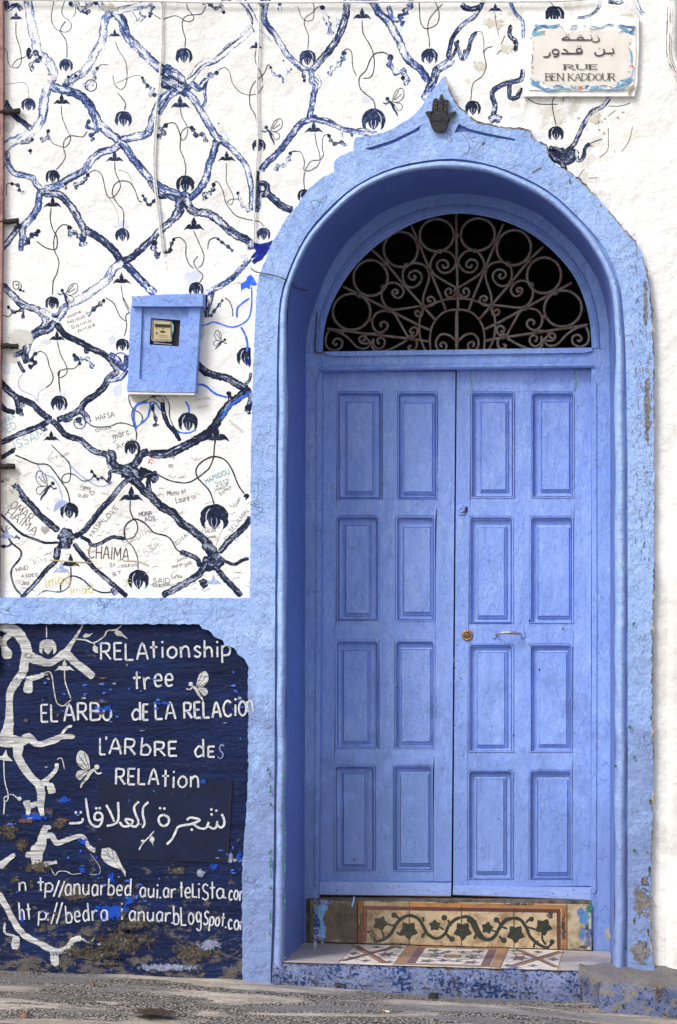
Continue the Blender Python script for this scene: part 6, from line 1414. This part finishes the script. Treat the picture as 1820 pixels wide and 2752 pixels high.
# ------------------------------------------------------------------ hamsa
hm = thing('hamsa', 'black cast iron open hand amulet fixed on the crest above the arch', 'hand amulet', P(1184, 350, -.045))
def Q(s): return T(1100, 180, s, 7.84)
def domed(name, poly, y0, y1, inset, mat, par):
    cx = sum(p[0] for p in poly) / len(poly); cy = sum(p[1] for p in poly) / len(poly)
    r2 = [(cx + (p[0] - cx) * inset, cy + (p[1] - cy) * inset) for p in poly]
    loft(name, [[P(u, v, y1) for u, v in poly], [P(u, v, (y0 + y1) / 2) for u, v in poly], [P(u, v, y0) for u, v in r2]], mat, par, closed=True, smooth=False, cap=True)
YB = YS
domed('palm', Q('420,1100 450,1060 480,960 520,930 660,900 800,930 810,1000 860,1060 830,1180 800,1280 760,1350 690,1385 600,1375 520,1350 470,1270 440,1180'), YB - .022, YB, .90, M_BLACK, hm)
domed('finger', Q('470,960 485,800 505,700 540,655 590,660 602,700 600,830 590,960'), YB - .020, YB, .9, M_BLACK, hm)
domed('finger', Q('598,960 604,720 635,690 655,590 680,570 705,590 718,690 715,960'), YB - .022, YB, .9, M_BLACK, hm)
domed('finger', Q('716,960 722,700 760,690 790,685 825,690 825,800 810,960'), YB - .020, YB, .9, M_BLACK, hm)
domed('thumb', Q('335,965 370,930 470,930 480,1040 440,1090 400,1070 370,1010'), YB - .018, YB, .82, M_BLACK, hm)
domed('thumb', Q('800,1000 860,960 930,935 985,935 988,970 940,1020 870,1090 840,1150 790,1100'), YB - .018, YB, .82, M_BLACK, hm)
for s in ['430,1150 560,1125 690,1150', '690,1090 760,1130 810,1160']: strokes('crease', [Q(s)], 2.4, M_NAIL, hm, YB - .0225)
for s in ['520,990 600,975 680,950 800,860', '500,855 590,860', '610,830 710,840', '730,770 820,770', '500,770 595,775']: strokes('crease', [Q(s)], 1.0, simple('iron_highlight', (.09, .09, .095), .45), hm, YB - .0226)

# ------------------------------------------------------------------ iron rods, cables, edge board
for (u0, v0, u1, v1, r), lb in zip([(-30, 303, 54, 299, .0125), (-30, 598, 50, 594, .0115), (-30, 928, 49, 931, .0115), (-30, 1254, 40, 1253, .0115)],
        ['topmost of the four short black iron rods at the left edge of the wall', 'second from the top of the four short black iron rods at the left edge',
         'third from the top of the four short black iron rods, level with the meter box', 'lowest of the four short black iron rods at the left edge, above the scribbled names']):
    a, b = P(u0, v0, -.02), P(u1, v1, -.02)
    o = tube('iron_rod', [a.lerp(b, i / 10) + Vector((0, noise.noise(Vector((i * .9, v0, 0))) * .003, noise.noise(Vector((i * .7, v0, 5))) * .004)) for i in range(11)], [r * (1 + .2 * noise.noise(Vector((i * .6, v0, 1)))) for i in range(21)], M_NAIL, None, 9, 2)
    tag(o, lb, 'iron rod', 'iron rods at the left edge')
c1 = T(400, 0, '140,-40 135,300 138,480 110,850 75,1200 50,1650 62,1950 95,2200 120,2450 150,2660')
o = tube('cable', [P(u, v, -.012) for u, v in c1], .0040, M_CABLE, None, 8, 5); tag(o, 'whitewashed cable hanging down the mural above the meter box', 'cable')
o = tube('cable', [P(u + 5, v, -.010) for u, v in c1[4:]], .0022, M_CABLE, None, 6, 5); tag(o, 'thin whitewashed wire running close beside the cable above the meter box', 'cable')
c2 = T(400, 0, '1165,-40 1160,400 1142,800 1140,1100 1148,1450 1128,1800 1112,2200 1105,2560')
o = tube('cable', [P(u, v, -.014) for u, v in c2], .0042, M_CABLE, None, 8, 5); tag(o, 'whitewashed cable hanging straight down the mural left of the arch', 'cable')
c3 = [P(674, 720, -.02), P(690, 731, -.036), P(732, 739, -.045), P(760, 748, -.045), P(786, 762, .01), P(800, 775, .10), P(850, 792, YD - .008), P(851, 850, YD - .008), P(848, 900, YD - .008), P(846, 942, YD - .008), P(858, 948, YD - .010), P(875, 946, YD - .010)]
o = tube('wire', c3, .0026, M_WIRE, None, 6, 4); tag(o, 'thin dark wire running from the wall over the blue surround into the fanlight', 'wire')
c4 = [P(u, v, -.02) for u, v in [(-40, -2), (200, 1), (420, 3), (540, 6), (800, 6), (1200, 4), (1420, 4), (1540, 1), (1600, -6)]]
o = tube('cable', c4, .0045, M_CABLE, None, 6, 5); tag(o, 'thin cable strung level along the very top of the picture', 'cable')
o = prism('edge_board', [(-60, -60), (7, -60), (8, 300), (7, 600), (1, 1000), (-2, 1300), (-6, 1800), (-60, 1800)], -.03, .0, M_PINKBOARD); tag(o, 'weathered pinkish brown edge board at the far left of the wall', 'board')
# plastered conduit at the top right
cc = thing('plastered_conduit', 'flaking whitewashed conduit curving down the wall at the top right', 'conduit', P(1800, 200, -.02))
k7 = 5.925
cp = [(1797, -20), (1798, 30), (1797, 80), (1796, 110), (1796, 140), (1800, 165), (1812, 190), (1826, 225), (1840, 260)]
tube('conduit_pipe', [P(u + 10, v, -.012) for u, v in cp], .017, M_WHITE, cc, 12, 4)
for off, w in ((-4, 2.2), (3.5, 2.0), (9, .9)):
    c = catmull([(p[0] + off, p[1]) for p in cp], 8)
    for i in range(0, len(c) - 3, 3):
        if R.random() < .8: ribbon('flaking_edge', [(q[0] + R.uniform(-.6, .6), q[1]) for q in c[i:i + 5]], w * R.uniform(.6, 1.5), R.choice([M_TAN, M_BROWNPATCH, M_REDPATCH]), cc, -.0300, n=3, cross=2, jit=.4)
# faint plaster fold at lower right wall
o = loft('plaster_pilaster', [[P(u, v, y) for v in range(1380, 2640, 30)] for u, y in [(1792, 0.0), (1800, -.012), (1812, -.018), (1900, -.02), (1902, 0)]], M_WHITE, None)
for v in o.data.vertices: v.co.x += noise.noise(v.co * 3) * .006; v.co.y += noise.noise(v.co * 4) * .003
tag(o, 'slightly raised whitewashed plaster strip at the lower right edge', 'plaster strip')

# ------------------------------------------------------------------ small litter on the street
def gp(u, v):
    d = _f + RR * ((u - U0) / F) + UU * ((V0 - v) / F)
    t = 8.0
    for _ in range(20):
        p = CAMPOS + d * t; t *= (CAMPOS.z - gz(p.x) - .004) / (CAMPOS.z - p.z)
    return CAMPOS + d * t
ck = thing('cigarette_butt', 'orange and white cigarette butt lying on the street below the step', 'cigarette butt', gp(1037, 2722))
a, b, c = gp(1028, 2719), gp(1037, 2722), gp(1049, 2724)
up = Vector((0, 0, .006))
tube('filter', [a + up, b + up], .0045, M_CIG, ck, 8, 1); tube('paper', [b + up, c + up], .0042, M_PAPER, ck, 8, 1)
def lump(name, u, v, rx, ry, h, mat, label, cat, seed=1):
    c = gp(u, v); rg = []
    for k_, hh in [(1, -.01), (.9, h * .5), (.55, h * .9), (.15, h)]:
        rg.append([c + Vector((math.cos(a_ * .4488) * rx * k_ * (1 + .4 * noise.noise(Vector((a_ * .8, seed, 0)))), math.sin(a_ * .4488) * ry * k_, hh)) for a_ in range(14)])
    o = loft(name, rg, mat, None, closed=True, cap=True); return tag(o, label, cat)
lump('dark_scrap', 1165, 2678, .022, .02, .014, M_NAIL, 'small black scrap lying against the foot of the step', 'scrap', 2)
lump('pebble', 250, 2645, .008, .01, .008, M_REDPATCH, 'small reddish chip on the street below the navy wall', 'chip', 3)
lump('pebble', 66, 2728, .014, .012, .007, M_REDPATCH, 'small rusty brown chip at the lower left corner of the street', 'chip', 5)
lump('pebble', 1345, 2736, .006, .008, .006, M_NAIL, 'tiny dark chip on the street right of the cigarette butt', 'chip', 7)
V = []; ed = []; Fc = []
for k_ in range(5):
    for a_ in range(24):
        t_ = a_ * math.pi / 12; c = gp(420 + 130 * k_ / 4 * math.cos(t_) + 20 * math.sin(t_), 2727 + 17 * k_ / 4 * math.sin(t_) - 6 * k_ / 4 * math.cos(t_))
        V.append((c.x, c.y, c.z + .012)); ed.append(k_ / 4)
for k_ in range(4):
    for a_ in range(24): j = (a_ + 1) % 24; Fc.append((k_ * 24 + a_, k_ * 24 + j, k_ * 24 + 24 + j, k_ * 24 + 24 + a_))
o = link('broken_patch', V, Fc, MP_EARTH, None, {'edge': ed})
tag(o, 'dark brown hole in the street cement at the bottom left', 'hole')
